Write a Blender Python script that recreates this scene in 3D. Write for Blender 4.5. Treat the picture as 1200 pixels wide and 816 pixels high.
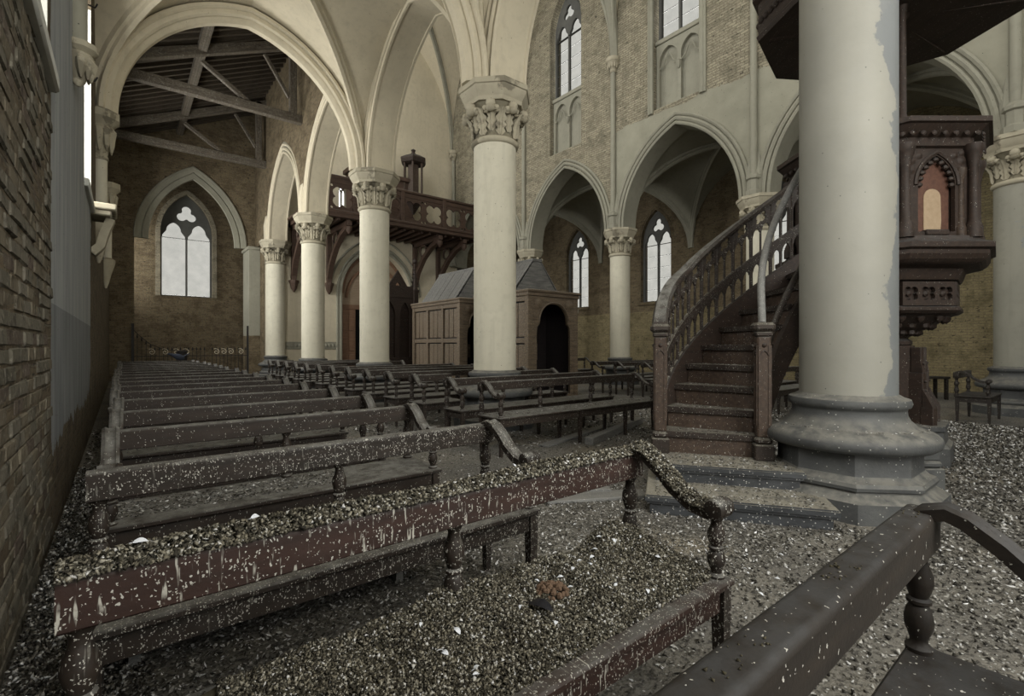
import bpy, bmesh, math, random
import numpy as np
from mathutils import Vector, Matrix
random.seed(7)
rng = np.random.default_rng(7)
PI = math.pi
for o in list(bpy.data.objects): bpy.data.objects.remove(o)
SC = bpy.context.scene
COL = SC.collection
R = math.radians
# ------------------------------------------------------------------ camera
cam_d = bpy.data.cameras.new('camera'); cam = bpy.data.objects.new('camera', cam_d); COL.objects.link(cam)
cam_d.sensor_width = 36.0; cam_d.lens = 36.0 * 570 / 1200; cam_d.shift_y = -0.0025; cam_d.clip_start = 0.02
FX, FY = 0.6255, 0.7802
cam.location = (0, 0, 1.3)
cam.rotation_euler = (R(90), 0, -math.atan2(FX, FY))
SC.camera = cam
# ------------------------------------------------------------------ sky
w = bpy.data.worlds.new('overcast_sky'); SC.world = w; w.use_nodes = True
bg = w.node_tree.nodes['Background']; bg.inputs[0].default_value = (1.0, 0.985, 0.925, 1); bg.inputs[1].default_value = 2.6
SC.view_settings.view_transform = 'Standard'; SC.view_settings.look = 'None'
SC.view_settings.exposure = 0.18; SC.view_settings.gamma = 1.0; SC.view_settings.use_curve_mapping = False
def daylight_lamp(loc, rot, sx, sy, power, col=(1.0, 0.985, 0.93)):
    l = bpy.data.lights.new('window_daylight', 'AREA'); l.shape = 'RECTANGLE'; l.size = sx; l.size_y = sy
    l.energy = power; l.color = col
    o = bpy.data.objects.new('window_daylight', l); o.location = loc; o.rotation_euler = rot; COL.objects.link(o)
for y, p in ((-1.2, 150), (3.45, 60), (8.75, 130), (13.6, 380), (18.5, 380), (24.3, 80)): daylight_lamp((-0.78, y, 5.0), (0, R(-90), 0), 3.4, 1.0, p)        # left aisle windows
for y in (-1.2, 3.6, 8.8, 13.6, 18.3): daylight_lamp((5.12, y, 12.0), (0, R(-90), 0), 4.6, 1.6, 190)      # unseen fill lamps added before the windowless upper nave wall
daylight_lamp((2.0, -3.9, 5.0), (R(90), 0, 0), 2.6, 4.5, 260)                                          # lamp added behind the camera to brighten the aisle, no window there


# ------------------------------------------------------------------ materials
class NT:
    def __init__(s, name):
        s.m = bpy.data.materials.new(name); s.m.use_nodes = True
        s.t = s.m.node_tree; s.b = s.t.nodes['Principled BSDF']; s.geo = s.n('ShaderNodeNewGeometry'); s.tc = s.n('ShaderNodeTexCoord')
    def n(s, typ, **kw):
        x = s.t.nodes.new(typ)
        for k, v in kw.items(): setattr(x, k, v)
        return x
    def put(s, sock, v):
        if isinstance(v, bpy.types.NodeSocket): s.t.links.new(v, sock)
        elif isinstance(v, (tuple, list)) and len(v) == 3 and sock.type == 'RGBA': sock.default_value = (*v, 1)
        else: sock.default_value = v
    def math(s, op, a, b=0.0, clamp=False):
        x = s.n('ShaderNodeMath', operation=op, use_clamp=clamp); s.put(x.inputs[0], a); s.put(x.inputs[1], b); return x.outputs[0]
    def noise(s, scale, vec=None, detail=4, rough=0.6):
        x = s.n('ShaderNodeTexNoise'); x.inputs['Scale'].default_value = scale; x.inputs['Detail'].default_value = detail
        x.inputs['Roughness'].default_value = rough
        s.t.links.new(vec if vec is not None else s.tc.outputs['Object'], x.inputs['Vector']); return x.outputs['Fac']
    def vor(s, scale, vec=None, feature='F1'):
        x = s.n('ShaderNodeTexVoronoi', feature=feature); x.inputs['Scale'].default_value = scale
        s.t.links.new(vec if vec is not None else s.tc.outputs['Object'], x.inputs['Vector']); return x
    def step(s, v, a, b):     # smooth ramp 0..1 between a and b
        x = s.n('ShaderNodeMapRange'); x.inputs['From Min'].default_value = a; x.inputs['From Max'].default_value = b
        s.t.links.new(v, x.inputs['Value']); return x.outputs[0]
    def mix(s, f, a, b):
        x = s.n('ShaderNodeMix', data_type='RGBA'); s.put(x.inputs[0], f); s.put(x.inputs[6], a); s.put(x.inputs[7], b); return x.outputs[2]
    def ramp(s, v, stops):
        x = s.n('ShaderNodeValToRGB'); e = x.color_ramp.elements
        e[0].position = stops[0][0]; e[0].color = (*stops[0][1], 1); e[1].position = stops[-1][0]; e[1].color = (*stops[-1][1], 1)
        for p, c in stops[1:-1]:
            k = e.new(p); k.color = (*c, 1)
        s.t.links.new(v, x.inputs[0]); return x.outputs[0]
    def sep(s, v):
        x = s.n('ShaderNodeSeparateXYZ'); s.t.links.new(v, x.inputs[0]); return x.outputs
    def comb(s, a, b, c=0.0):
        x = s.n('ShaderNodeCombineXYZ'); s.put(x.inputs[0], a); s.put(x.inputs[1], b); s.put(x.inputs[2], c); return x.outputs[0]
    def bump(s, h, strength=0.5, dist=0.01):
        x = s.n('ShaderNodeBump'); x.inputs['Strength'].default_value = strength; x.inputs['Distance'].default_value = dist
        s.t.links.new(h, x.inputs['Height']); s.t.links.new(x.outputs[0], s.b.inputs['Normal'])
    def fin(s, col, rough=0.8, spec=0.3):
        s.put(s.b.inputs['Base Color'], col); s.put(s.b.inputs['Roughness'], rough); s.b.inputs['Specular IOR Level'].default_value = spec
        return s.m

def wood_mat(name, c1, c2, specks=0.5, dust=0.6, dustcol=(0.12, 0.118, 0.11), drip=0.0):
    a = NT(name)
    o = a.sep(a.tc.outputs['Object'])
    grain = a.noise(9, a.comb(a.math('MULTIPLY', o[0], 0.35), a.math('MULTIPLY', o[1], 3.0), a.math('MULTIPLY', o[2], 3.0)), 6)
    col = a.mix(a.step(grain, 0.3, 0.7), c1, c2)
    nz = a.sep(a.geo.outputs['Normal'])[2]
    up = a.math('MULTIPLY', a.step(nz, 0.35, 0.9), dust, True)
    dn = a.math('MULTIPLY', a.step(a.noise(14), 0.25, 0.6), up)
    dn = a.math('ADD', dn, a.math('MULTIPLY', a.step(a.noise(5), 0.5, 0.8), 0.10 * dust), True)
    col = a.mix(dn, col, dustcol)
    if specks > 0:
        wv = a.n('ShaderNodeVectorMath', operation='MULTIPLY_ADD'); nn_ = a.n('ShaderNodeTexNoise'); nn_.inputs['Scale'].default_value = 90
        a.t.links.new(a.tc.outputs['Object'], nn_.inputs['Vector']); a.t.links.new(nn_.outputs['Color'], wv.inputs[0]); wv.inputs[1].default_value = (0.012, 0.012, 0.03); a.t.links.new(a.tc.outputs['Object'], wv.inputs[2])
        v = a.vor(130, wv.outputs[0])
        rnd = a.sep(v.outputs['Color'])[0]
        m = a.math('MULTIPLY', a.math('LESS_THAN', v.outputs['Distance'], a.math('MULTIPLY', a.noise(35, None, 2), 0.6)), a.math('GREATER_THAN', rnd, 1 - 0.55 * specks))
        col = a.mix(m, col, (0.42, 0.41, 0.37))
        v2 = a.vor(48, wv.outputs[0]); r2 = a.sep(v2.outputs['Color'])[1]
        m2 = a.math('MULTIPLY', a.math('LESS_THAN', v2.outputs['Distance'], a.math('MULTIPLY', a.step(a.noise(21), 0.35, 0.75), 0.33)), a.math('GREATER_THAN', r2, 1 - 0.3 * specks))
        col = a.mix(m2, col, (0.5, 0.49, 0.46))
    if drip > 0:
        dv = a.comb(a.math('MULTIPLY', o[0], 1.0), 0.0, a.math('MULTIPLY', o[2], 0.13))
        dr = a.noise(85, dv, 2)
        brk = a.step(a.noise(16), 0.42, 0.55)
        col = a.mix(a.math('MULTIPLY', a.math('MULTIPLY', a.step(dr, 0.60, 0.66), brk), drip, True), col, (0.42, 0.41, 0.36))
    a.bump(a.noise(60, None, 5), 0.35, 0.004)
    return a.fin(col, 0.62, 0.35)

def plaster_mat(name, c, c2, patch=None, amt=0.5, rough=0.85, spec=0.2):
    a = NT(name); P = a.geo.outputs['Position']
    col = a.mix(a.step(a.noise(0.9, P, 6), 0.3, 0.7), c, c2)
    col = a.mix(a.math('MULTIPLY', a.step(a.noise(7, P, 8), 0.5, 0.75), 0.35), col, tuple(x * 0.72 for x in c2))
    sp = a.sep(P)
    st = a.noise(3.0, a.comb(a.math('MULTIPLY', sp[0], 2.2), a.math('MULTIPLY', sp[1], 2.2), a.math('MULTIPLY', sp[2], 0.25)), 4)
    col = a.mix(a.math('MULTIPLY', a.step(st, 0.52, 0.72), 0.35), col, tuple(x * 0.66 for x in c))
    if patch:
        n = a.noise(1.5, P, 8, 0.62)
        col = a.mix(a.math('MULTIPLY', a.step(n, amt, amt + 0.03), 0.75), col, patch)
    v = a.vor(9, P); col = a.mix(a.math('LESS_THAN', v.outputs['Distance'], 0.06), col, tuple(x * 0.35 for x in c))
    a.bump(a.noise(22, P, 6), 0.25, 0.008)
    return a.fin(col, rough, spec)

def brick_nodes(a, ca, cb, cm, dark=(0.03, 0.028, 0.024), bw=0.23, bh=0.075):
    P = a.sep(a.geo.outputs['Position']); N = a.sep(a.geo.outputs['True Normal'])
    isx = a.math('GREATER_THAN', a.math('ABSOLUTE', N[0]), 0.6)
    u = a.math('ADD', a.math('MULTIPLY', P[1], isx), a.math('MULTIPLY', P[0], a.math('SUBTRACT', 1.0, isx)))
    wob = a.math('MULTIPLY', a.math('SUBTRACT', a.noise(3.0, a.geo.outputs['Position']), 0.5), 0.03)
    vec = a.comb(u, a.math('ADD', P[2], wob))
    b = a.n('ShaderNodeTexBrick'); a.t.links.new(vec, b.inputs['Vector'])
    b.inputs['Scale'].default_value = 1.0; b.inputs['Brick Width'].default_value = bw; b.inputs['Row Height'].default_value = bh
    b.inputs['Mortar Size'].default_value = 0.009; b.inputs['Mortar Smooth'].default_value = 0.4; b.inputs['Bias'].default_value = -0.2
    b.inputs['Color1'].default_value = (*ca, 1); b.inputs['Color2'].default_value = (*cb, 1); b.inputs['Mortar'].default_value = (*cm, 1)
    n1 = a.noise(2.2, vec, 7, 0.7)
    col = a.mix(a.math('MULTIPLY', a.step(n1, 0.48, 0.62), 0.75), b.outputs['Color'], tuple(x * 0.45 for x in ca))
    n2 = a.noise(11, a.comb(a.math('MULTIPLY', u, 0.6), P[2]), 6, 0.75)
    col = a.mix(a.math('MULTIPLY', a.step(n2, 0.58, 0.63), 0.9), col, dark)
    n3 = a.noise(30, a.comb(a.math('MULTIPLY', u, 0.7), P[2]), 4, 0.7); col = a.mix(a.math('MULTIPLY', a.step(n3, 0.5, 0.64), 0.55), col, tuple(x * 0.4 for x in cb))
    h = a.math('SUBTRACT', a.math('MULTIPLY', n2, -1.2), a.math('MULTIPLY', b.outputs['Fac'], 0.8))
    return col, h, u, P

def brick_mat(name, ca, cb, cm, strength=0.9):
    a = NT(name); col, h, u, P = brick_nodes(a, ca, cb, cm)
    a.bump(h, strength, 0.03); return a.fin(col, 0.9, 0.15)

M = {}
M['pew'] = wood_mat('dark_pew_wood', (0.0146, 0.0108, 0.0080), (0.0333, 0.0225, 0.0160), 0.22, 0.85, (0.22, 0.22, 0.205))
M['pew_spattered'] = wood_mat('spattered_pew_wood', (0.0125, 0.0098, 0.0072), (0.0270, 0.0186, 0.0136), 1.0, 0.85, (0.18, 0.178, 0.165), drip=0.25)
M['pew_dripped'] = wood_mat('dripped_red_pew_wood', (0.0187, 0.0098, 0.0072), (0.0374, 0.0176, 0.0128), 0.9, 0.8, drip=0.95)
M['pew_clean'] = wood_mat('grey_dusted_pew_wood', (0.0135, 0.0108, 0.0088), (0.0270, 0.0206, 0.0152), 0.1, 0.5, (0.065, 0.068, 0.072))
M['stair'] = wood_mat('stair_wood', (0.0146, 0.0108, 0.0080), (0.0333, 0.0225, 0.0168), 0.3, 0.95, (0.19, 0.18, 0.15))
M['stair_red'] = wood_mat('red_stair_wood', (0.0312, 0.0206, 0.0144), (0.0686, 0.0451, 0.0312), 0.15, 0.8)
M['pulpit'] = wood_mat('pulpit_oak', (0.0208, 0.0147, 0.0112), (0.0437, 0.0274, 0.0200), 0.06, 0.75, (0.07, 0.07, 0.07))
M['pulpit_red'] = wood_mat('pulpit_red_panel', (0.0780, 0.0353, 0.0240), (0.1248, 0.0588, 0.0384), 0.0, 0.3)
M['bare'] = wood_mat('bare_wood', (0.33, 0.24, 0.15), (0.4, 0.3, 0.2), 0.0, 0.0)
M['conf'] = wood_mat('confessional_wood', (0.0728, 0.0549, 0.0376), (0.1768, 0.1323, 0.0880), 0.15, 0.8, (0.22, 0.21, 0.19))
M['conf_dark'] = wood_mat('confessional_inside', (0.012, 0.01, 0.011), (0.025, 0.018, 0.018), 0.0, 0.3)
M['slate'] = wood_mat('weathered_roof_board', (0.07, 0.07, 0.07), (0.19, 0.187, 0.175), 0.05, 0.4, (0.22, 0.22, 0.2))
M['gallery'] = wood_mat('gallery_wood', (0.0468, 0.0294, 0.0208), (0.0936, 0.0568, 0.0400), 0.0, 0.9, (0.17, 0.16, 0.145))
M['timber'] = wood_mat('roof_timber', (0.05, 0.04, 0.03), (0.13, 0.108, 0.08), 0.6, 0.6, (0.2, 0.185, 0.15), drip=0.7)
M['roofboard'] = wood_mat('roof_boards', (0.0364, 0.0294, 0.0216), (0.0832, 0.0666, 0.0480), 0.05, 0.2)
M['door'] = wood_mat('door_wood', (0.17, 0.095, 0.06), (0.27, 0.16, 0.1), 0.0, 0.2)
M['tymp'] = wood_mat('tympanum_boards', (0.3, 0.22, 0.15), (0.4, 0.31, 0.22), 0.0, 0.2)
M['plank'] = wood_mat('grey_plank', (0.12, 0.12, 0.115), (0.2, 0.2, 0.19), 0.3, 0.7, (0.2, 0.195, 0.18))
M['plaster'] = plaster_mat('cream_plaster', (0.60, 0.54, 0.41), (0.50, 0.45, 0.34))
M['plaster_grey'] = plaster_mat('grey_cream_plaster', (0.31, 0.30, 0.24), (0.25, 0.242, 0.195))  # tone lowered, dimness of the right side put into the colour
M['shaft'] = plaster_mat('painted_column_shaft', (0.62, 0.59, 0.48), (0.53, 0.50, 0.40), (0.40, 0.41, 0.40), 0.72, 0.7)
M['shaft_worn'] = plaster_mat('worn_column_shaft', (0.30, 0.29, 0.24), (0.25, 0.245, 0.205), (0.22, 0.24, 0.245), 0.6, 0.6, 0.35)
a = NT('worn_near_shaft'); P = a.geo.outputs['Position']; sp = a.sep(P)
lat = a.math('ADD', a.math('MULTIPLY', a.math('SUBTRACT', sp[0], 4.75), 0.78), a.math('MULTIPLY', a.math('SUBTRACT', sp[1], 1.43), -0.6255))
base_ = a.mix(a.step(a.noise(1.2, P, 5), 0.35, 0.65), (0.285, 0.278, 0.24), (0.24, 0.236, 0.205))  # base tone lowered to paint in the dim right side; grey patches are wear
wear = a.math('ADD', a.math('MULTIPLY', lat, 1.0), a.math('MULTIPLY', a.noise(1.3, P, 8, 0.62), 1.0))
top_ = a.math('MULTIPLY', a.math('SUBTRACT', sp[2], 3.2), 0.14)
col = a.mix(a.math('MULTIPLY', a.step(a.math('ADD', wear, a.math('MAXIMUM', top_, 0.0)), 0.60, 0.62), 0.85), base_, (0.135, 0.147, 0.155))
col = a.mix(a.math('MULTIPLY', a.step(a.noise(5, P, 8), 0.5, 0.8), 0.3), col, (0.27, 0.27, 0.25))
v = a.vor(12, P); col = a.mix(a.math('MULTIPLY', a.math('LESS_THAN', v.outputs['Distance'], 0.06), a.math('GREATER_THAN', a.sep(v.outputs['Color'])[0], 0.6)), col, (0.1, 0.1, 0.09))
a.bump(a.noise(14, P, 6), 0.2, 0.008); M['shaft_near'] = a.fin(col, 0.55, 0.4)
M['capital'] = plaster_mat('stone_capital', (0.46, 0.42, 0.32), (0.34, 0.31, 0.235), (0.15, 0.135, 0.1), 0.56)
M['capital_dark'] = plaster_mat('soot_stained_stone', (0.26, 0.235, 0.17), (0.17, 0.155, 0.11), (0.09, 0.08, 0.06), 0.56)  # capital bell coloured dark to stand for the deep shade behind the leaves
M['tracery'] = plaster_mat('weathered_tracery', (0.13, 0.13, 0.12), (0.09, 0.09, 0.085))  # stone coloured dark so the bars read as silhouettes against bright glass
M['splay'] = plaster_mat('window_splay', (0.6, 0.6, 0.55), (0.5, 0.5, 0.46))
a = NT('blue_stone'); P = a.geo.outputs['Position']
col = a.mix(a.step(a.noise(3, P, 6), 0.35, 0.65), (0.085, 0.088, 0.086), (0.05, 0.052, 0.054))
col = a.mix(a.math('MULTIPLY', a.step(a.noise(9, P, 8, 0.7), 0.55, 0.7), 0.4), col, (0.13, 0.128, 0.115))
up_ = a.step(a.sep(a.geo.outputs['Normal'])[2], 0.2, 0.85); col = a.mix(a.math('MULTIPLY', up_, a.step(a.noise(12, P, 6), 0.3, 0.6)), col, (0.18, 0.175, 0.155))
v = a.vor(60, P); col = a.mix(a.math('MULTIPLY', a.math('LESS_THAN', v.outputs['Distance'], 0.3), a.math('GREATER_THAN', a.sep(v.outputs['Color'])[0], 0.95)), col, (0.34, 0.34, 0.31))
a.bump(a.noise(40, P, 6), 0.4, 0.01); M['base'] = a.fin(col, 0.6, 0.4)
a = NT('dark_marble_step'); P = a.geo.outputs['Position']
col = a.mix(a.step(a.noise(4, P, 6), 0.35, 0.65), (0.05, 0.054, 0.058), (0.022, 0.024, 0.027))
up_ = a.step(a.sep(a.geo.outputs['Normal'])[2], 0.3, 0.8); col = a.mix(a.math('MULTIPLY', up_, a.step(a.noise(10, P, 6), 0.25, 0.5)), col, (0.24, 0.225, 0.185))
v = a.vor(70, P); col = a.mix(a.math('MULTIPLY', a.math('LESS_THAN', v.outputs['Distance'], 0.32), a.math('GREATER_THAN', a.sep(v.outputs['Color'])[0], 0.8)), col, (0.4, 0.4, 0.38))
a.bump(a.noise(40, P, 6), 0.4, 0.008); M['marble'] = a.fin(col, 0.5, 0.5)
M['brick_dark'] = brick_mat('aisle_wall_brick', (0.15, 0.13, 0.10), (0.11, 0.095, 0.075), (0.16, 0.14, 0.105))
M['brick_end'] = brick_mat('end_wall_brick', (0.21, 0.165, 0.10), (0.14, 0.105, 0.066), (0.19, 0.165, 0.12))
M['brick_pale'] = brick_mat('limewashed_brick', (0.36, 0.32, 0.235), (0.28, 0.25, 0.185), (0.27, 0.245, 0.19))
M['brick_yellow'] = brick_mat('yellow_painted_brick', (0.30, 0.25, 0.14), (0.24, 0.2, 0.115), (0.2, 0.17, 0.11), 0.6)
def worn_brick(name, c, c2):
    a = NT(name); P = a.geo.outputs['Position']
    n = a.noise(9, P, 8, 0.75); n2 = a.noise(2.0, P, 5)
    col = a.mix(a.step(n2, 0.35, 0.65), c, c2); col = a.mix(a.step(n, 0.5, 0.62), col, tuple(x * 0.4 for x in c)); col = a.mix(a.math('MULTIPLY', a.step(a.noise(26, P, 4), 0.58, 0.66), 0.6), col, (0.27, 0.25, 0.2))
    a.bump(n, 1.0, 0.02); return a.fin(col, 0.95, 0.1)
M['brick_a'] = worn_brick('loose_brick_grey', (0.17, 0.155, 0.125), (0.125, 0.115, 0.09))
M['brick_b'] = worn_brick('loose_brick_ochre', (0.20, 0.175, 0.13), (0.14, 0.12, 0.09))
M['brick_c'] = worn_brick('loose_brick_red', (0.15, 0.12, 0.10), (0.12, 0.10, 0.08))
M['iron'] = NT('rusty_iron').fin((0.02, 0.018, 0.017), 0.6)
M['lead'] = NT('lead_cames').fin((0.05, 0.052, 0.055), 0.6)
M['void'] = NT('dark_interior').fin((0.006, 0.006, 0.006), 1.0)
# plaster over brick on the left wall and the nave wall
def mixed_wall(name, kind):
    a = NT(name)
    if kind == 'left':
        colb, h, u, P = brick_nodes(a, (0.15, 0.12, 0.08), (0.11, 0.085, 0.06), (0.16, 0.14, 0.105))
        wob = a.math('MULTIPLY', a.math('SUBTRACT', a.noise(4, a.geo.outputs['Position'], 6), 0.5), 0.5)
        m = a.math('MULTIPLY', a.math('GREATER_THAN', a.math('ADD', P[1], a.math('MULTIPLY', wob, 0.35)), 4.33), a.math('LESS_THAN', a.math('ADD', P[1], a.math('MULTIPLY', wob, 2.0)), 9.4))
        m = a.math('MULTIPLY', m, a.math('GREATER_THAN', a.math('ADD', P[2], wob), 0.62))
        m = a.math('MULTIPLY', m, a.math('GREATER_THAN', a.math('ADD', P[2], a.math('MULTIPLY', a.math('SUBTRACT', 9.4, P[1]), 0.9)), 1.0))
        n = a.noise(2.0, a.comb(a.math('MULTIPLY', P[1], 3), a.math('MULTIPLY', P[2], 0.4)), 5)
        up = a.mix(a.step(n, 0.35, 0.65), (0.24, 0.255, 0.265), (0.35, 0.365, 0.37))
        lo = a.mix(a.step(n, 0.35, 0.65), (0.15, 0.16, 0.17), (0.23, 0.24, 0.25))
        pc = a.mix(a.math('LESS_THAN', P[2], 1.58), up, lo)
    else:
        colb, h, u, P = brick_nodes(a, (0.37, 0.335, 0.245), (0.25, 0.225, 0.165), (0.20, 0.18, 0.135))
        wob = a.math('MULTIPLY', a.math('SUBTRACT', a.noise(1.3, a.geo.outputs['Position'], 6), 0.5), 0.5)
        m = a.math('MULTIPLY', a.math('LESS_THAN', P[1], 10.55), a.math('LESS_THAN', a.math('ADD', P[2], wob), 8.45))
        n = a.noise(1.6, a.geo.outputs['Position'], 5)
        pc = a.mix(a.step(n, 0.35, 0.65), (0.25, 0.243, 0.19), (0.31, 0.298, 0.235))  # plaster tone lowered to paint in the dimmer right side
    v = a.vor(10, a.geo.outputs['Position']); pc = a.mix(a.math('LESS_THAN', v.outputs['Distance'], 0.07), pc, (0.06, 0.055, 0.05))
    a.bump(a.math('MULTIPLY', h, a.math('SUBTRACT', 1.0, m)), 0.9, 0.03)
    return a.fin(a.mix(m, colb, pc), 0.85, 0.2)
M['wall_left'] = mixed_wall('left_wall_plaster_on_brick', 'left')
M['wall_nave'] = mixed_wall('nave_wall_plaster_on_brick', 'nave')
# floor
a = NT('littered_floor'); P = a.geo.outputs['Position']
col = a.mix(a.step(a.noise(1.1, P, 6), 0.35, 0.65), (0.21, 0.198, 0.17), (0.125, 0.12, 0.11))
col = a.mix(a.math('MULTIPLY', a.step(a.noise(0.8, P, 3), 0.55, 0.68), 0.6), col, (0.28, 0.245, 0.18))
col = a.mix(a.step(a.noise(38, P, 5), 0.5, 0.62), col, (0.07, 0.066, 0.06))
v = a.vor(60, P); col = a.mix(a.math('MULTIPLY', a.math('LESS_THAN', v.outputs['Distance'], 0.3), a.math('GREATER_THAN', a.sep(v.outputs['Color'])[0], 0.8)), col, (0.42, 0.42, 0.4))
a.bump(a.noise(45, P, 5), 0.8, 0.02); M['floor'] = a.fin(col, 0.9, 0.2)
# litter: every flake its own shade
def litter_mat(name, stops):
    a = NT(name); r = a.geo.outputs['Random Per Island']
    col = a.ramp(r, stops); return a.fin(a.mix(a.math('MULTIPLY', a.step(a.noise(120), 0.4, 0.6), 0.3), col, (0.06, 0.055, 0.045)), 0.9, 0.2)
M['litter'] = litter_mat('floor_litter', [(0, (0.02, 0.019, 0.017)), (0.4, (0.08, 0.075, 0.065)), (0.65, (0.2, 0.19, 0.165)), (0.85, (0.45, 0.44, 0.41)), (1, (0.78, 0.79, 0.8))])
M['crust'] = litter_mat('dried_droppings', [(0, (0.02, 0.018, 0.014)), (0.45, (0.075, 0.068, 0.05)), (0.75, (0.22, 0.20, 0.15)), (0.93, (0.40, 0.385, 0.33)), (1, (0.7, 0.7, 0.7))])
M['crust_base'] = plaster_mat('packed_droppings', (0.075, 0.066, 0.042), (0.045, 0.04, 0.027), (0.19, 0.17, 0.12), 0.52, 0.9)
M['feather'] = NT('white_feather').fin((0.66, 0.69, 0.74), 0.7)
M['feather_black'] = NT('black_feather').fin((0.012, 0.012, 0.015), 0.4)
M['clump'] = plaster_mat('rust_brown_clump', (0.17, 0.11, 0.072), (0.10, 0.066, 0.045), (0.26, 0.19, 0.13), 0.55)
M['pigeon'] = plaster_mat('slate_pigeon', (0.05, 0.06, 0.085), (0.035, 0.04, 0.055))
# dusty glass: dims the sky behind it
a = NT('dusty_glass'); tr = a.n('ShaderNodeBsdfTransparent')
a.put(tr.inputs[0], a.mix(a.step(a.noise(2.5, a.geo.outputs['Position']), 0.35, 0.65), (0.17, 0.172, 0.168), (0.20, 0.2, 0.195)))
gl = a.n('ShaderNodeBsdfGlossy'); gl.inputs['Roughness'].default_value = 0.35; gl.inputs[0].default_value = (0.6, 0.6, 0.6, 1)
ms = a.n('ShaderNodeMixShader'); ms.inputs[0].default_value = 0.04
a.t.links.new(tr.outputs[0], ms.inputs[1]); a.t.links.new(gl.outputs[0], ms.inputs[2])
a.t.links.new(ms.outputs[0], a.t.nodes['Material Output'].inputs['Surface']); M['glass'] = a.m

# ------------------------------------------------------------------ mesh helpers
class MB:
    def __init__(s): s.v = []; s.f = []
    def add(s, vs, fs, mat=None):
        k = len(s.v)
        if mat is not None: vs = [mat @ Vector(p) for p in vs]
        s.v += [tuple(p) for p in vs]; s.f += [tuple(i + k for i in f) for f in fs]; return s
    def box(s, x0, x1, y0, y1, z0, z1, c=0.0, mat=None):
        if c <= 0:
            vs = [(x, y, z) for x in (x0, x1) for y in (y0, y1) for z in (z0, z1)]
            return s.add(vs, [(0, 1, 3, 2), (4, 6, 7, 5), (0, 4, 5, 1), (2, 3, 7, 6), (0, 2, 6, 4), (1, 5, 7, 3)], mat)
        lo = (x0, y0, z0); hi = (x1, y1, z1); vs = []; ix = {}
        for sx in (0, 1):
            for sy in (0, 1):
                for sz in (0, 1):
                    sg = (sx, sy, sz)
                    for ax in range(3):
                        p = []
                        for k in range(3):
                            b = hi[k] if sg[k] else lo[k]
                            if k != ax: b += -c if sg[k] else c
                            p.append(b)
                        ix[(sg, ax)] = len(vs); vs.append(tuple(p))
        fs = []
        for ax in range(3):
            b, d = [k for k in range(3) if k != ax]
            for sgn in (0, 1):
                q = []
                for (i, j) in ((0, 0), (1, 0), (1, 1), (0, 1)):
                    t = [0, 0, 0]; t[ax] = sgn; t[b] = i; t[d] = j; q.append(ix[(tuple(t), ax)])
                fs.append(tuple(q))
            for i in (0, 1):
                for j in (0, 1):
                    t0 = [0, 0, 0]; t1 = [0, 0, 0]; t0[b] = t1[b] = i; t0[d] = t1[d] = j; t1[ax] = 1
                    fs.append((ix[(tuple(t0), b)], ix[(tuple(t1), b)], ix[(tuple(t1), d)], ix[(tuple(t0), d)]))
        for sx in (0, 1):
            for sy in (0, 1):
                for sz in (0, 1): fs.append(tuple(ix[((sx, sy, sz), k)] for k in range(3)))
        return s.add(vs, fs, mat)
    def lathe(s, prof, n=24, cx=0, cy=0, ph=0.0, mat=None, sx=1, sy=1):
        vs = []; fs = []
        for (r, z) in prof:
            for i in range(n):
                t = ph + 2 * PI * i / n; vs.append((cx + sx * r * math.cos(t), cy + sy * r * math.sin(t), z))
        for k in range(len(prof) - 1):
            for i in range(n):
                j = (i + 1) % n; fs.append((k * n + i, k * n + j, (k + 1) * n + j, (k + 1) * n + i))
        fs.append(tuple(range(n))[::-1]); fs.append(tuple((len(prof) - 1) * n + i for i in range(n)))
        return s.add(vs, fs, mat)
    def tube(s, pts, r, n=6, mat=None):
        pts = [Vector(p) for p in pts]; vs = []; fs = []; m = len(pts); up0 = None
        for k, p in enumerate(pts):
            t = (pts[min(k + 1, m - 1)] - pts[max(k - 1, 0)]).normalized()
            if up0 is None: up0 = Vector((0, 0, 1)) if abs(t.z) < 0.9 else Vector((1, 0, 0))
            a = t.cross(up0).normalized(); b = a.cross(t).normalized(); up0 = b
            rr = r[k] if isinstance(r, (list, tuple)) else r
            for i in range(n):
                q = 2 * PI * (i + 0.5) / n; vs.append(p + a * (rr * math.cos(q)) + b * (rr * math.sin(q)))
        for k in range(m - 1):
            for i in range(n):
                j = (i + 1) % n; fs.append((k * n + i, k * n + j, (k + 1) * n + j, (k + 1) * n + i))
        fs.append(tuple(range(n))[::-1]); fs.append(tuple((m - 1) * n + i for i in range(n)))
        return s.add(vs, fs, mat)
    def sweep(s, pts, prof, side, mat=None, flip=False):    # prof in (side, up); up = perpendicular to the path
        pts = [Vector(p) for p in pts]; side = Vector(side).normalized(); vs = []; fs = []; m = len(pts); n = len(prof)
        for k, p in enumerate(pts):
            t = (pts[min(k + 1, m - 1)] - pts[max(k - 1, 0)]).normalized(); u = side.cross(t).normalized()
            if flip: u = -u
            for (a, b) in prof: vs.append(p + side * a + u * b)
        for k in range(m - 1):
            for i in range(n):
                j = (i + 1) % n; fs.append((k * n + i, k * n + j, (k + 1) * n + j, (k + 1) * n + i))
        fs.append(tuple(range(n))[::-1]); fs.append(tuple((m - 1) * n + i for i in range(n)))
        return s.add(vs, fs, mat)
    def mesh(s, name, mat, ang=38):
        me = bpy.data.meshes.new(name); me.from_pydata(s.v, [], s.f); me.update()
        bm = bmesh.new(); bm.from_mesh(me); bmesh.ops.recalc_face_normals(bm, faces=bm.faces); bm.to_mesh(me); bm.free()
        if ang: me.shade_smooth(); me.set_sharp_from_angle(angle=R(ang))
        if mat is not None: me.materials.append(mat)
        return me
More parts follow.
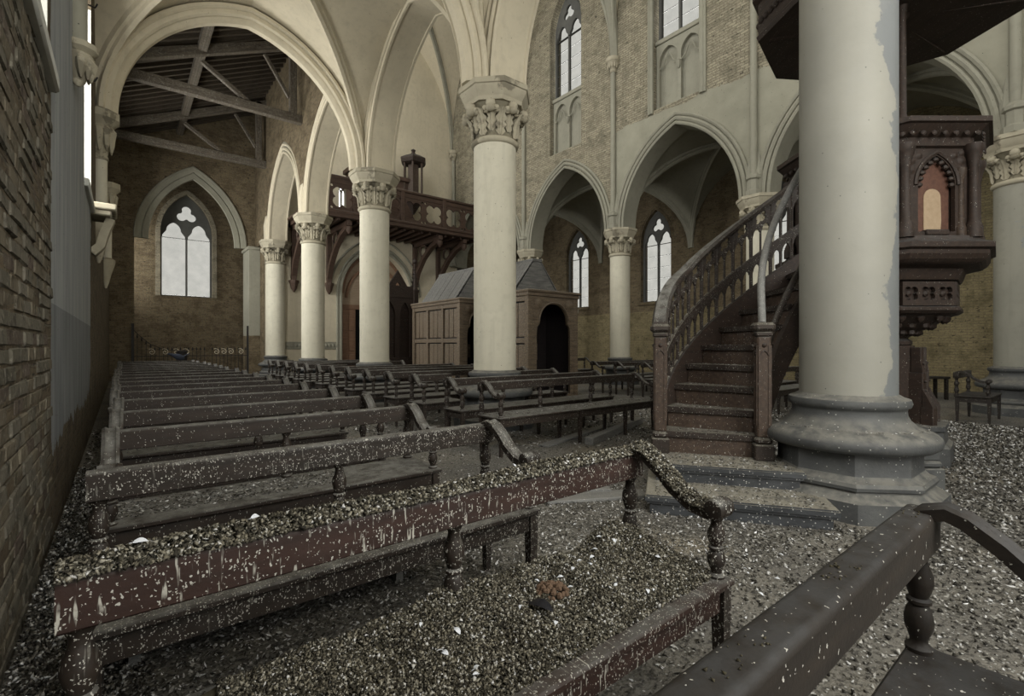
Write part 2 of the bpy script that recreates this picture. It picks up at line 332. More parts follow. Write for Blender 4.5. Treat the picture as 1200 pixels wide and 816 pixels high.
def link(name, me, parent=None, loc=None, rot=None, scale=None):
    o = bpy.data.objects.new(name, me); COL.objects.link(o)
    if parent is not None: o.parent = parent
    if loc is not None: o.location = loc
    if rot is not None: o.rotation_euler = rot
    if scale is not None: o.scale = scale
    return o
def obj(name, mb, mat, parent=None, ang=38, **kw): return link(name, mb.mesh(name, mat, ang), parent, **kw)
def struct(name, mb, mat, parent=None, ang=38):
    o = obj(name, mb, mat, parent, ang)
    if parent is None: o['kind'] = 'structure'
    return o
def tag(o, label, cat, group=None, kind=None):
    o['label'] = label; o['category'] = cat
    if group: o['group'] = group
    if kind: o['kind'] = kind
    return o
def thing(name, label, cat, loc=(0, 0, 0), rz=0.0, group=None):
    o = bpy.data.objects.new(name, None); COL.objects.link(o); o.location = loc; o.rotation_euler = (0, 0, rz); o.empty_display_size = 0.1
    return tag(o, label, cat, group)
KIDS = {}
def dup(root, loc, rz, label, group=None):
    r = root.copy(); COL.objects.link(r); r.location = loc; r.rotation_euler = (0, 0, rz); r['label'] = label
    if group: r['group'] = group
    def rec(src, dst):
        for ch in CH.get(src.name, []):
            c = ch.copy(); COL.objects.link(c); c.parent = dst; rec(ch, c)
    rec(root, r); return r
CH = {}
def index_children():
    CH.clear()
    for o in bpy.data.objects:
        if o.parent: CH.setdefault(o.parent.name, []).append(o)
def plate(outer, holes, t):
    """flat tracery panel with pierced openings: returns verts (x,y,z) and faces, lying in xy, thickness t along z"""
    cu = bpy.data.curves.new('tmp', 'CURVE'); cu.dimensions = '2D'; cu.fill_mode = 'BOTH'; cu.extrude = t / 2
    for loop in [outer] + list(holes):
        sp = cu.splines.new('POLY'); sp.points.add(len(loop) - 1)
        for p, q in zip(sp.points, loop): p.co = (q[0], q[1], 0, 1)
        sp.use_cyclic_u = True
    o = bpy.data.objects.new('tmp', cu); COL.objects.link(o)
    dg = bpy.context.evaluated_depsgraph_get(); me = bpy.data.meshes.new_from_object(o.evaluated_get(dg))
    vs = [tuple(v.co) for v in me.vertices]; fs = [tuple(p.vertices) for p in me.polygons]
    bpy.data.objects.remove(o); bpy.data.curves.remove(cu); bpy.data.meshes.remove(me)
    return vs, fs
def uzmap(axis, pos):        # plate (u, z, n) -> world
    return Matrix(((0, 0, 1, pos), (1, 0, 0, 0), (0, 1, 0, 0), (0, 0, 0, 1))) if axis == 'x' else Matrix(((1, 0, 0, 0), (0, 0, 1, pos), (0, 1, 0, 0), (0, 0, 0, 1)))
def circ(cx, cy, r, n=12, a0=0, a1=2 * PI, closed=True):
    m = n if closed else n + 1
    return [(cx + r * math.cos(a0 + (a1 - a0) * i / n), cy + r * math.sin(a0 + (a1 - a0) * i / n)) for i in range(m)]
def foil(cx, cy, r, k=4, n=7, ph=0.0):
    """k-lobed opening"""
    out = []; rr = r * 0.46; d = r * 0.54
    half = PI / 2 + PI / k * 0.75
    for i in range(k):
        t = ph + 2 * PI * i / k; lx = cx + d * math.cos(t); ly = cy + d * math.sin(t)
        for j in range(n + 1):
            q = t - half * 0.86 + 2 * half * 0.86 * j / n; out.append((lx + rr * math.cos(q), ly + rr * math.sin(q)))
    return out
def arc_pts(cu, a, zs, h, n=10, off=0.0):
    Rr = (a * a + h * h) / (2 * a); c = Rr - a; R2 = Rr + off; tm = math.acos(max(-1, min(1, c / R2)))
    L = [(cu + c - R2 * math.cos(tm * i / n), zs + R2 * math.sin(tm * i / n)) for i in range(n + 1)]
    return L + [(2 * cu - u, z) for (u, z) in reversed(L[:-1])]
def lancet(cu, a, z0, zs, h, n=5): return [(cu - a, z0)] + arc_pts(cu, a, zs, h, n) + [(cu + a, z0)]
def tref_lancet(cu, a, z0, zs, n=6):
    """cusped (trefoil headed) light"""
    r = a * 0.62; out = [(cu - a, z0), (cu - a, zs)]
    out += [(cu - a + 0.0 + r * (1 - math.cos(q)) * 0.55, zs + r * math.sin(q) * 1.1) for q in [PI * 0.35, PI * 0.7]]
    top = arc_pts(cu, a * 0.55, zs + a * 0.95, a * 0.8, n)
    out += top
    out += [(2 * cu - p[0], p[1]) for p in reversed(out[2:4])]
    return out + [(cu + a, zs), (cu + a, z0)]
def arch_z(u, cu, a, zs, h):
    t = abs(u - cu)
    if t >= a: return zs
    Rr = (a * a + h * h) / (2 * a); c = Rr - a
    return zs + math.sqrt(max(0, Rr * Rr - (t + c) ** 2))
def wall(axis, p0, p1, u0, u1, z0, z1, ops, step=0.16, ztop=None):
    """a wall slab with arched openings (c, a, zb, zs, h); ztop(u) optional sloping top"""
    mb = MB(); br = {u0, u1}
    for (c, a, zb, zs, h) in ops:
        n = max(8, int(2 * a / step)); n += n % 2
        for i in range(n + 1):
            # finer near the springing
            t = -math.cos(PI * i / n) if h > 0 else -1 + 2 * i / n
            u = c + a * t
            if u0 < u < u1: br.add(round(u, 6))
    br = sorted(br)
    def P(p, u, z): return (p, u, z) if axis == 'x' else (u, p, z)
    def quad(q): mb.add(q, [(0, 1, 2, 3)])
    for ua, ub in zip(br[:-1], br[1:]):
        if ub - ua < 1e-5: continue
        um = (ua + ub) / 2
        act = sorted([o for o in ops if abs(um - o[0]) < o[1]], key=lambda o: o[2])
        ta = ztop(ua) if ztop else z1; tb = ztop(ub) if ztop else z1
        lo = (z0, z0); segs = []
        for (c, a, zb, zs, h) in act:
            if zb > z0: segs.append((lo, (zb, zb)))
            lo = (arch_z(ua, c, a, zs, h), arch_z(ub, c, a, zs, h))
        segs.append((lo, (ta, tb)))
        for (la, lb), (ha, hb) in segs:
            if ha - la < 1e-4 and hb - lb < 1e-4: continue
            for p in (p0, p1): quad([P(p, ua, la), P(p, ub, lb), P(p, ub, hb), P(p, ua, ha)])
            quad([P(p0, ua, la), P(p1, ua, la), P(p1, ub, lb), P(p0, ub, lb)])
            quad([P(p0, ua, ha), P(p0, ub, hb), P(p1, ub, hb), P(p1, ua, ha)])
    for (c, a, zb, zs, h) in ops:
        for u in (c - a, c + a): quad([P(p0, u, max(zb, z0)), P(p1, u, max(zb, z0)), P(p1, u, zs), P(p0, u, zs)])
    for u in (u0, u1):
        t = ztop(u) if ztop else z1
        if not any(abs(u - o[0]) <= o[1] + 1e-6 for o in ops): quad([P(p0, u, z0), P(p1, u, z0), P(p1, u, t), P(p0, u, t)])
    return mb
def moulding(mb, axis, p, c, a, zs, h, off, r, n=14, seg=6):
    pts = arc_pts(c, a, zs, h, n, off)
    mb.tube([(p, u, z) if axis == 'x' else (u, p, z) for (u, z) in pts], r, seg)

# ================================================================== setting
LX, AX, RX, OX = -0.36, 4.75, 13.2, 17.6       # left wall, left arcade, right arcade, right wall
YL = [-3.4, 1.43, 6.37, 11.22, 16.05, 20.9]    # column lines of the left arcade
YR = [-3.4, 1.19, 5.95, 10.6, 15.25, 20.9]
ZL, ZR = 5.4, 5.2                              # springing heights
fl = MB(); fl.box(LX - 0.5, OX + 0.5, -4.2, 26, -0.25, 0.0); struct('floor', fl, M['floor'])
gr = MB(); gr.box(-90, 110, -90, 120, -0.6, -0.3); g = struct('ground', gr, plaster_mat('outside_ground', (0.1, 0.1, 0.07), (0.07, 0.075, 0.05)))

# left outer wall
lw = [(3.45, 0.72, 3.0, 6.2, 1.2), (8.75, 0.85, 3.35, 6.3, 1.3), (13.6, 0.85, 3.35, 6.2, 1.3), (18.5, 0.85, 3.35, 6.2, 1.3), (24.3, 0.6, 3.35, 6.2, 1.0), (-1.2, 0.85, 3.0, 6.2, 1.3)]
wl = struct('wall_left', wall('x', LX, LX - 0.55, -4.2, 25.6, 0, 11, lw), M['wall_left'], ang=0)
# end wall of the left aisle, its inner arch and the far chapel wall
struct('wall_far', wall('y', 25.3, 25.8, LX - 0.5, 4.75, 0, 12, [(2.2, 0.95, 3.41, 6.15, 1.7)]), M['brick_end'], ang=0)
struct('wall_chapel_arch', wall('y', 22.9, 23.4, LX - 0.1, 4.8, 0, 12, [(2.2, 1.85, 0, 5.35, 3.0)]), M['brick_end'], ang=0)
struct('wall_chapel_right', wall('x', 4.45, 4.9, 21.3, 25.6, 0, 12, []), M['brick_end'], ang=0)
mb = MB()
mb.sweep([(u, 22.9, z) for u, z in arc_pts(2.2, 1.85, 5.35, 3.0, 16, 0.0)], [(0.1, 0.0), (-0.05, 0.0), (-0.05, 0.14), (-0.02, 0.2), (-0.07, 0.24), (-0.07, 0.42), (0.1, 0.42)], (0, 1, 0), flip=False)
moulding(mb, 'y', 22.86, 2.2, 1.85, 5.35, 3.0, -0.01, 0.045)
struct('trim_1', mb, M['plaster_grey'])
mb = MB()   # plastered pier with a moulded impost on the right of the chapel arch
mb.box(4.04, 4.46, 22.2, 23.42, 1.7, 5.3, 0.01); mb.box(3.98, 4.46, 22.14, 23.46, 5.22, 5.36, 0.03)
struct('trim_2', mb, M['plaster_grey'])
mb = MB(); mb.box(4.045, 4.46, 22.2, 23.42, 0, 1.7); struct('wall_pier', mb, M['brick_end'])
# left arcade / nave wall
ops = [((YL[i] + YL[i + 1]) / 2, (YL[i + 1] - YL[i]) / 2 - 0.36, -1, ZL, 2.72) for i in range(5)]
up = wall('x', 4.45, 5.05, -3.4, 20.9, ZL, 17, ops)
struct('wall_left_arcade', up, M['wall_nave'] if False else M['plaster_grey'], ang=0)
mb = MB(); mbx = MB()
for (c, a, zb, zs, h) in ops:
    # soffit lining and moulded edges
    pts = arc_pts(c, a, zs, h, 18, 0.0)
    mb.sweep([(AX, u, z) for u, z in pts], [(-0.34, 0.02), (-0.34, -0.01), (-0.26, -0.035), (-0.22, 0.0), (-0.2, -0.03), (0.2, -0.03), (0.22, 0.0), (0.26, -0.035), (0.34, -0.01), (0.34, 0.02)], (1, 0, 0), flip=True)
    for p in (4.44, 5.06):
        for off, r in ((0.0, 0.045), (0.13, 0.055), (0.27, 0.045)): moulding(mb, 'x', p, c, a, zs, h, off, r)
struct('trim_3', mb, M['plaster'])
# brick of the aisle side above the far arches
struct('wall_aisle_brick', wall('x', 4.40, 4.46, 11.4, 22.9, ZL, 11.6, [(13.635, 2.06 + 0.3, -1, ZL, 3.1), (18.475, 2.06 + 0.3, -1, ZL, 3.1)]), M['brick_end'], ang=0)
struct('wall_transverse', wall('y', 11.12, 11.42, LX, 4.5, ZL, 12, [(2.1, 2.2, 0, ZL, 2.58)]), M['plaster'], ang=0)

# right arcade
ops_r = [((YR[i] + YR[i + 1]) / 2, (YR[i + 1] - YR[i]) / 2 - 0.36, -1, ZR, 2.75) for i in range(5)]
cl = [(3.57, 0.82, 8.6, 13.2, 1.5), (8.27, 0.82, 8.6, 13.2, 1.5), (12.93, 0.82, 8.6, 13.2, 1.5), (18.1, 0.82, 8.6, 13.2, 1.5)]
struct('wall_nave_right', wall('x', 12.9, 13.5, -3.4, 21.2, ZR, 17, ops_r + cl), M['wall_nave'], ang=0)
mb = MB()
for (c, a, zb, zs, h) in ops_r:
    pts = arc_pts(c, a, zs, h, 18, 0.0)
    mb.sweep([(RX, u, z) for u, z in pts], [(-0.34, 0.02), (-0.34, -0.01), (-0.26, -0.035), (-0.22, 0.0), (-0.2, -0.03), (0.2, -0.03), (0.22, 0.0), (0.26, -0.035), (0.34, -0.01), (0.34, 0.02)], (1, 0, 0), flip=True)
    for off, r in ((0.0, 0.05), (0.13, 0.06), (0.26, 0.05)): moulding(mb, 'x', 12.88, c, a, zs, h, off, r)
struct('trim_4', mb, M['plaster_grey'])
ow = [(2.4, 0.75, 3.2, 5.9, 1.2), (7.35, 0.75, 3.15, 5.75, 1.3), (12.26, 0.75, 3.15, 5.75, 1.3), (16.8, 0.75, 3.15, 5.75, 1.3)]
ow = ow[1:]
struct('wall_right', wall('x', OX, OX + 0.5, 4.7, 21.2, 0, 9, ow), M['brick_end'], ang=0)
struct('wall_right_near', wall('x', OX, OX + 0.5, -4.2, 4.7, 0, 9, []), M['brick_yellow'], ang=0)
# lower yellow wash strip on the right wall, a slightly proud dado coat
struct('wall_right_dado', wall('x', OX - 0.03, OX + 0.01, 4.7, 21.2, 0, 2.75, []), M['brick_yellow'], ang=0)
struct('wall_right_far', wall('y', 20.9, 21.4, 13.2, 18.1, 0, 9, []), M['brick_end'], ang=0)
# west wall of the nave with its door and small window
struct('wall_nave_end', wall('y', 20.9, 21.4, 4.45, 13.5, 0, 17, [(9.0, 1.62, 0, 3.6, 2.0), (7.45, 0.2, 7.2, 8.0, 0.25), (6.6, 0.2, 7.2, 8.0, 0.25)]), M['plaster'], ang=0)
# unseen wall added behind the camera to keep light off the right side
struct('wall_back_right', wall('y', -4.2, -3.7, 4.4, 18.1, 0, 17, [(15.5, 0.8, 3.2, 6, 1.3), (9, 1.3, 6, 12, 1.6), (6.6, 0.8, 6, 11, 1.6), (11.4, 0.8, 6, 11, 1.6)]), M['plaster_grey'], ang=0)

# vaults
def vault(name, x0, x1, y0, y1, zs, h, mat, n=22, k=1.18):
    def g(s): return arch_z(s, 0, 1, 0, k) / k * h
    def z(u, v): return zs + max(g(2 * u - 1), g(2 * v - 1))
    # finer near the springing
    T = [0.5 - 0.5 * math.cos(PI * i / n) for i in range(n + 1)]
    vs = [(x0 + (x1 - x0) * T[i], y0 + (y1 - y0) * T[j], z(T[i], T[j])) for i in range(n + 1) for j in range(n + 1)]
    fs = []
    for i in range(n):
        for j in range(n):
            a, b, c, d = i * (n + 1) + j, (i + 1) * (n + 1) + j, (i + 1) * (n + 1) + j + 1, i * (n + 1) + j + 1
            if (i < n / 2) == (j < n / 2): fs += [(a, b, c), (a, c, d)]
            else: fs += [(a, b, d), (b, c, d)]
    m = MB(); m.add(vs, fs); o = struct(name, m, mat, ang=25)
    rb = MB()
    for (xa, ya, xb, yb) in ((x0, y0, x1, y1), (x0, y1, x1, y0)):
        pts = []
        for i in range(29):
            t = 0.5 - 0.5 * math.cos(PI * i / 28); pts.append((xa + (xb - xa) * t, ya + (yb - ya) * t, zs + g(2 * t - 1) - 0.03))
        d = Vector((xb - xa, yb - ya, 0)).normalized(); sd = (-d.y, d.x, 0)
        rb.sweep(pts, [(-0.10, 0.08), (-0.10, -0.01), (-0.06, -0.03), (-0.055, -0.09), (0, -0.13), (0.055, -0.09), (0.06, -0.03), (0.10, -0.01), (0.10, 0.08)], sd, flip=True)
    return rb
ribs = MB()
def merge(a, b): a.add(b.v, b.f)
for i, (y0, y1) in enumerate(((1.43, 6.37), (6.37, 11.22), (-3.4, 1.43))): merge(ribs, vault('ceiling_left_aisle_%d' % (i + 1), LX, 4.45, y0, y1, ZL, 2.78, M['plaster']))
for y in (1.43, 6.37, 11.22):
    pts = [(u, y, z) for u, z in arc_pts(2.045, 2.2, ZL, 2.55, 18, 0.0)]
    ribs.sweep(pts, [(-0.24, 0.10), (-0.24, -0.0), (-0.19, -0.03), (-0.15, 0.0), (-0.12, -0.05), (-0.06, -0.10), (0.06, -0.10), (0.12, -0.05), (0.15, 0.0), (0.19, -0.03), (0.24, 0.0), (0.24, 0.10)], (0, 1, 0), flip=True)
    for dy in (-0.26, 0.26): moulding(ribs, 'y', y + dy, 2.045, 2.2, ZL, 2.55, 0.13, 0.055)
struct('trim_5', ribs, M['plaster'])
ribs = MB()
for i in range(5): merge(ribs, vault('ceiling_right_aisle_%d' % (i + 1), 13.5, OX, YR[i], YR[i + 1], ZR, 2.85, M['plaster_grey'], 16))
struct('trim_6', ribs, M['plaster_grey'])
ribs = MB()
for i in range(5): merge(ribs, vault('ceiling_nave_%d' % (i + 1), 5.05, 12.9, YR[i], YR[i + 1], 10.9, 5.6, M['plaster'], 20))
for y in YR[1:5]:
    pts = [(u, y, z) for u, z in arc_pts(8.975, 3.9, 10.9, 5.45, 22, 0.0)]
    ribs.sweep(pts, [(-0.15, 0.1), (-0.15, -0.02), (-0.08, -0.1), (0, -0.16), (0.08, -0.1), (0.15, -0.02), (0.15, 0.1)], (0, 1, 0), flip=True)
struct('trim_7', ribs, M['plaster_grey'])
# wall shafts in the nave, from capital to corbel at the vault springing
def wall_shaft(x, y, z0, label):
    t = thing('wall_shaft', label, 'shaft', (x, y, z0), 0)
    H = 10.45 - z0
    obj('shaft', MB().lathe([(0.085, 0.5), (0.085, H)], 12), M['plaster_grey'], t)
    b = MB(); b.lathe([(0.2, 0), (0.2, 0.12), (0.15, 0.16), (0.15, 0.4), (0.19, 0.43), (0.19, 0.5), (0.1, 0.58)], 8); obj('base', b, M['plaster_grey'], t)
    c = MB(); c.lathe([(0.10, H - 0.02), (0.12, H), (0.1, H + 0.03), (0.12, H + 0.1), (0.2, H + 0.3), (0.24, H + 0.33), (0.24, H + 0.45), (0.1, H + 0.46)], 12); obj('capital', c, M['capital'], t)
    v = MB()
    for k in range(7):
        q = PI / 2 + PI * k / 6; v.lathe([(0.01, H + 0.1), (0.05, H + 0.16), (0.06, H + 0.24), (0.01, H + 0.3)], 6, 0.15 * math.cos(q), 0.15 * math.sin(q))
    obj('leaf_ring', v, M['capital'], t)
wall_shaft(12.84, YR[3], ZR, 'slender wall shaft rising between the two clerestory windows, brick on both sides')
wall_shaft(12.84, YR[2], ZR, 'slender wall shaft rising left of the pulpit canopy')
wall_shaft(12.84, YR[1], ZR, 'slender wall shaft standing on the far right column beyond the pulpit')
wall_shaft(12.84, YR[4], ZR, 'slender wall shaft seen just right of the white column in the middle')
wall_shaft(12.80, 20.6, ZR, 'slender wall shaft in the corner beyond the organ gallery')

# ---------------- windows
wn = [0]
def gothic_window(axis, pos, c, a, z0, zs, h, rows, quat=True, mat=None, panes=True, t=0.12, broken=None):
    wn[0] += 1; mp = uzmap(axis, pos)
    zt = zs + h; fr = MB(); outer = lancet(c, a, z0, zs, h, 8); inner = lancet(c, a - 0.07, z0 + 0.06, zs, h - 0.1, 8)
    v, f = plate(outer, [inner], t); fr.add(v, f, mp)
    root = struct('window_%d' % wn[0], fr, mat or M['plaster_grey'])
    hw = (a - 0.07 - 0.035) / 2; cl_, cr = c - hw - 0.035, c + hw + 0.035
    # head: plate pierced by two trefoil light heads and one big trefoil
    head = [(c - a + 0.05, zs - 0.5 * hw)] + [(u, z) for u, z in arc_pts(c, a - 0.05, zs, h - 0.08, 8)] + [(c + a - 0.05, zs - 0.5 * hw)]
    zl = zs - 0.5 * hw
    holes = []
    for cc in (cl_, cr):
        holes.append([(cc - hw * 0.96, zl + 0.01), (cc - hw * 0.96, zl + 0.25 * hw)] + [(cc - hw * 0.7, zl + 0.62 * hw)] + arc_pts(cc, hw * 0.62, zl + 0.75 * hw, hw * 0.85, 5) + [(cc + hw * 0.7, zl + 0.62 * hw), (cc + hw * 0.96, zl + 0.25 * hw), (cc + hw * 0.96, zl + 0.01)])
    holes.append(foil(c, zs + h * 0.50, a * 0.40, 3, 8, PI / 2))
    tm = MB(); v, f = plate(head, holes, t * 0.8); tm.add(v, f, mp); obj('tracery', tm, mat or M['plaster_grey'], root)
    mm = MB(); mm.add(*plate([(c - 0.035, z0), (c + 0.035, z0), (c + 0.035, zl + 0.02), (c - 0.035, zl + 0.02)], [], t * 0.8), mp); obj('mullion', mm, mat or M['plaster_grey'], root)
    def flat(u0, u1, za, zb):
        q = [(u0, za), (u1, za), (u1, zb), (u0, zb)]
        return [(pos + 0.01, u, z) if axis == 'x' else (u, pos + 0.01, z) for u, z in q]
    if panes:
        H = (zl - z0 - 0.06) / rows; me = None
        for r_ in range(rows):
            for cc in (cl_, cr):
                if broken and (r_, cc > c) in broken: continue
                pm = MB(); pm.add(flat(cc - hw, cc + hw, z0 + 0.06 + H * r_ + 0.008, z0 + 0.06 + H * (r_ + 1) - 0.008), [(0, 1, 2, 3)])
                obj('pane', pm, M['glass'], root, 0)
        pm = MB(); pl = lancet(c, a - 0.06, zl, zs, h - 0.1, 8)
        pm.add([(pos + 0.012, u, z) if axis == 'x' else (u, pos + 0.012, z) for u, z in pl], [tuple(range(len(pl)))]); obj('pane', pm, M['glass'], root, 0)
        if rows > 1:
            for r_ in range(1, rows):
                bm_ = MB(); zz = z0 + 0.06 + H * r_
                pts = [(c - a + 0.07, zz), (c + a - 0.07, zz)]
                bm_.tube([(pos, u, z) if axis == 'x' else (u, pos, z) for u, z in pts], 0.009, 4); obj('saddle_bar', bm_, M['lead'], root)
    return root
w1 = gothic_window('y', 25.55, 2.2, 0.95, 3.41, 6.15, 1.7, 1, mat=M['tracery'])
mb = MB(); pts = [(1.17, 25.27, 3.41)] + [(u, 25.27, z) for u, z in arc_pts(2.2, 0.95, 6.15, 1.7, 12, 0.08)] + [(3.23, 25.27, 3.41)]
mb.sweep(pts, [(-0.04, -0.08), (-0.04, 0.09), (0.1, 0.09), (0.1, -0.08)], (0, 1, 0)); struct('trim_8', mb, M['brick_pale'])
for (c, a, z0, zs, h) in ow: gothic_window('x', OX + 0.25, c, a, z0, zs, h, 5, mat=M['tracery'])
mb = MB()
for (c, a, z0, zs, h) in ow:
    mb.box(OX - 0.08, OX + 0.3, c - a - 0.08, c + a + 0.08, z0 - 0.12, z0 + 0.01, 0.02)
    moulding(mb, 'x', OX - 0.01, c, a, zs, h, 0.08, 0.05)
struct('trim_9', mb, M['brick_end'])
for (c, a, z0, zs, h) in cl:
    near = c < 10
    gothic_window('x', 13.15, c, a - 0.1, 10.75, 13.1, 1.45, 5, mat=M['tracery'])
    # blind tracery panel below the glass, and its plaster back
    mp = uzmap('x', 13.13); b = MB(); aa = a - 0.02
    holes = [lancet(c + s * aa * 0.47, aa * 0.40, 8.72, 10.1, 0.42, 6) for s in (-1, 1)]
    v, f = plate([(c - aa, 8.6), (c + aa, 8.6), (c + aa, 10.75), (c - aa, 10.75)], [list(x) for x in holes], 0.1); b.add(v, f, mp)
    for s in (-1, 1):
        cc = c + s * aa * 0.47
        for s2 in (-1, 1): b.tube([(13.09, cc + s2 * aa * 0.40, 9.9), (13.09, cc + s2 * aa * 0.2, 10.0), (13.09, cc + s2 * aa * 0.14, 10.14), (13.09, cc + s2 * aa * 0.04, 10.3)], 0.025, 5)
    b.box(13.02, 13.3, c - a, c + a, 10.66, 10.8, 0.02)
    b.lathe([(0.02, -0.25), (0.07, -0.16), (0.09, -0.05), (0.05, 0)], 8, mat=Matrix.Translation((13.05, c, 9.9)))
    wn[0] += 1; p = struct('window_%d' % wn[0], b, M['plaster_grey'])
    q = MB(); q.box(13.2, 13.26, c - aa, c + aa, 8.6, 10.75); obj('back_panel', q, M['plaster_grey'], p)
    if near:   # moulded plaster frame round the two nearer windows
        fr = MB()
        for y_ in (c - a - 0.02, c + a + 0.02):
            for dx, rr in ((-0.03, 0.07), (-0.02, 0.05)): fr.tube([(12.9 + dx, y_ + (0.09 if y_ > c else -0.09) * (rr < 0.06), 8.5), (12.9 + dx, y_ + (0.09 if y_ > c else -0.09) * (rr < 0.06), 13.2)], rr, 6)
        moulding(fr, 'x', 12.87, c, a, 13.2, 1.5, 0.02, 0.07); obj('frame', fr, M['plaster_grey'], p)
# left wall windows: no glass seen, only their splays
mb = MB()
for (c, a, zb, zs, h) in lw[:4]:
    mb.box(LX - 0.2, LX + 0.05, c - a - 0.02, c + a + 0.06, zb - 0.1, zb, 0.015)
    for s in (-1, 1): mb.box(LX - 0.56, LX - 0.002, c + s * (a - 0.004) - 0.012, c + s * (a - 0.004) + 0.012, zb, zs)
struct('trim_10', mb, M['splay'])
for (c, a, zb, zs, h) in lw[:4]: gothic_window('x', LX - 0.45, c, a, zb, zs, h, 6)
gothic_window('y', 21.2, 7.45, 0.2, 7.2, 8.0, 0.25, 1, panes=False, t=0.06)
gothic_window('y', 21.2, 6.6, 0.2, 7.2, 8.0, 0.25, 1, panes=False, t=0.06)

# ---------------- individual bricks of the near left wall
def brick_mesh(seed, mat):
    r2 = random.Random(seed); m = MB(); m.box(-0.03, 0.002 + r2.uniform(0, 0.005), -0.112, 0.112, -0.0335, 0.0335, 0.006)
    m.v = [(x + r2.uniform(-.004, .004), y + r2.uniform(-.005, .005), z + r2.uniform(-.004, .004)) for x, y, z in m.v]
    return m.mesh('brick', mat, 0)
bms = [brick_mesh(i, M[('brick_a', 'brick_b', 'brick_a', 'brick_c', 'brick_b', 'brick_a')[i]]) for i in range(6)]
cand = []
for r_ in range(64):
    z = 0.04 + r_ * 0.076
    for k in range(-4, 12):
        y = 1.55 + k * 0.232 + (0.116 if r_ % 2 else 0)
        if y > 4.22 + 0.12 * math.sin(r_ * 1.3) or y < 0.9: continue
        if 2.6 < y < 4.3 and z > 2.95: continue
        inview = y > 2.35 + 0.0 and z > 0.0
        cand.append((0 if inview else 1, y + 0.0 * z, z))
cand.sort(key=lambda q: (q[0], q[2] > 2.95, q[1] * 0.6 + q[2] * 0.3))
rest = MB(); nb = 0
for (v_, y, z) in cand:
    if random.random() < 0.03: continue
    px = random.uniform(-0.003, 0.004); rot = (random.uniform(-.012, .012), random.uniform(-.03, .03), random.uniform(-.014, .014))
    if nb < 300 and v_ == 0:
        link('brick', random.choice(bms), wl, (LX + px, y, z), rot); nb += 1
    else:
        s_ = MB(); rest.box(LX - 0.03, LX + 0.006 + px, y - 0.106, y + 0.106, z - 0.03, z + 0.03, 0.007)
o = obj('remaining_bricks', rest, M['brick_a'], wl, 0); o['kind'] = 'stuff'

# small wall details on the left
def hook(y, z, label):
    m = MB(); m.tube([(LX - 0.03, y, z), (LX + 0.09, y, z), (LX + 0.13, y - 0.02, z - 0.02), (LX + 0.15, y - 0.02, z + 0.03)], 0.009, 6)
    tag(obj('iron_hook', m, M['iron'], None), label, 'hook')
hook(7.0, 5.0, 'upper iron hook sticking out of the grey plastered left wall'); hook(7.0, 4.2, 'lower iron hook sticking out of the grey plastered left wall')
def respond(y, label, low=False):
    t = thing('wall_respond', label, 'pilaster', (LX, y, 0))
    z0 = 3.1 if not low else 2.6
    s_ = MB(); s_.lathe([(0.10, z0 + 0.4), (0.10, 4.62)], 14, 0.06); obj('shaft', s_, M['shaft'], t)
    c = MB(); c.lathe([(0.12, 4.56), (0.14, 4.6), (0.115, 4.64), (0.13, 4.85), (0.22, 5.12), (0.19, 5.15), (0.27, 5.24), (0.30, 5.27), (0.30, 5.4)], 8, 0.05, 0, PI / 8); obj('capital', c, M['capital'], t)
    lf = MB()
    for k in range(6):
        q = -PI / 2 + PI * k / 5
        lf.lathe([(0.01, 4.7), (0.045, 4.85), (0.06, 5.0), (0.075, 5.08), (0.03, 5.13)], 6, 0.05 + 0.17 * math.cos(q), 0.17 * math.sin(q))
    obj('leaves', lf, M['capital'], t)
    b = MB(); b.lathe([(0.02, z0 - 0.35), (0.07, z0 - 0.2), (0.11, z0), (0.17, z0 + 0.2), (0.19, z0 + 0.3), (0.19, z0 + 0.37), (0.12, z0 + 0.42)], 10, 0.04); obj('corbel', b, M['capital'], t)
respond(11.22, 'engaged shaft with leafy capital carrying the wide plaster arch on the left')
respond(16.05, 'engaged shaft on the left wall beyond the plaster arch')
# corbel capital and a slanting bracket between the windows
t = thing('corbel_capital', 'carved corbel capital high on the left wall beside the pale window slit', 'corbel', (LX, 6.15, 3.75))
m = MB(); m.lathe([(0.02, 0), (0.07, 0.05), (0.1, 0.2), (0.17, 0.36), (0.14, 0.4), (0.2, 0.45), (0.2, 0.52)], 10, 0.05); obj('bell', m, M['capital'], t)
m = MB()
for k in range(5): m.lathe([(0.01, 0.08), (0.05, 0.2), (0.07, 0.3), (0.02, 0.38)], 6, 0.05 + 0.12 * math.cos(-1.3 + 0.65 * k), 0.12 * math.sin(-1.3 + 0.65 * k))
obj('leaves', m, M['capital'], t)
m = MB(); m.lathe([(0.09, 0.5), (0.09, 3.2)], 12, 0.05); obj('shaft', m, M['plaster_grey'], t); t.scale = (0.75, 0.75, 0.75)
t = thing('stone_bracket', 'moulded stone ledge with carved console on the left wall below the window slit', 'bracket', (LX, 9.75, 2.7))
m = MB(); m.box(-0.02, 0.3, -0.35, 0.35, 0.62, 0.72, 0.02); m.box(-0.02, 0.24, -0.3, 0.3, 0.54, 0.63, 0.02); obj('ledge', m, M['capital'], t)
m = MB(); m.sweep([(0.0, 0, 0), (0.1, 0, 0.12), (0.14, 0, 0.3), (0.22, 0, 0.54)], [(-0.12, -0.05), (0.12, -0.05), (0.12, 0.06), (-0.12, 0.06)], (0, 1, 0)); obj('console', m, M['capital'], t)

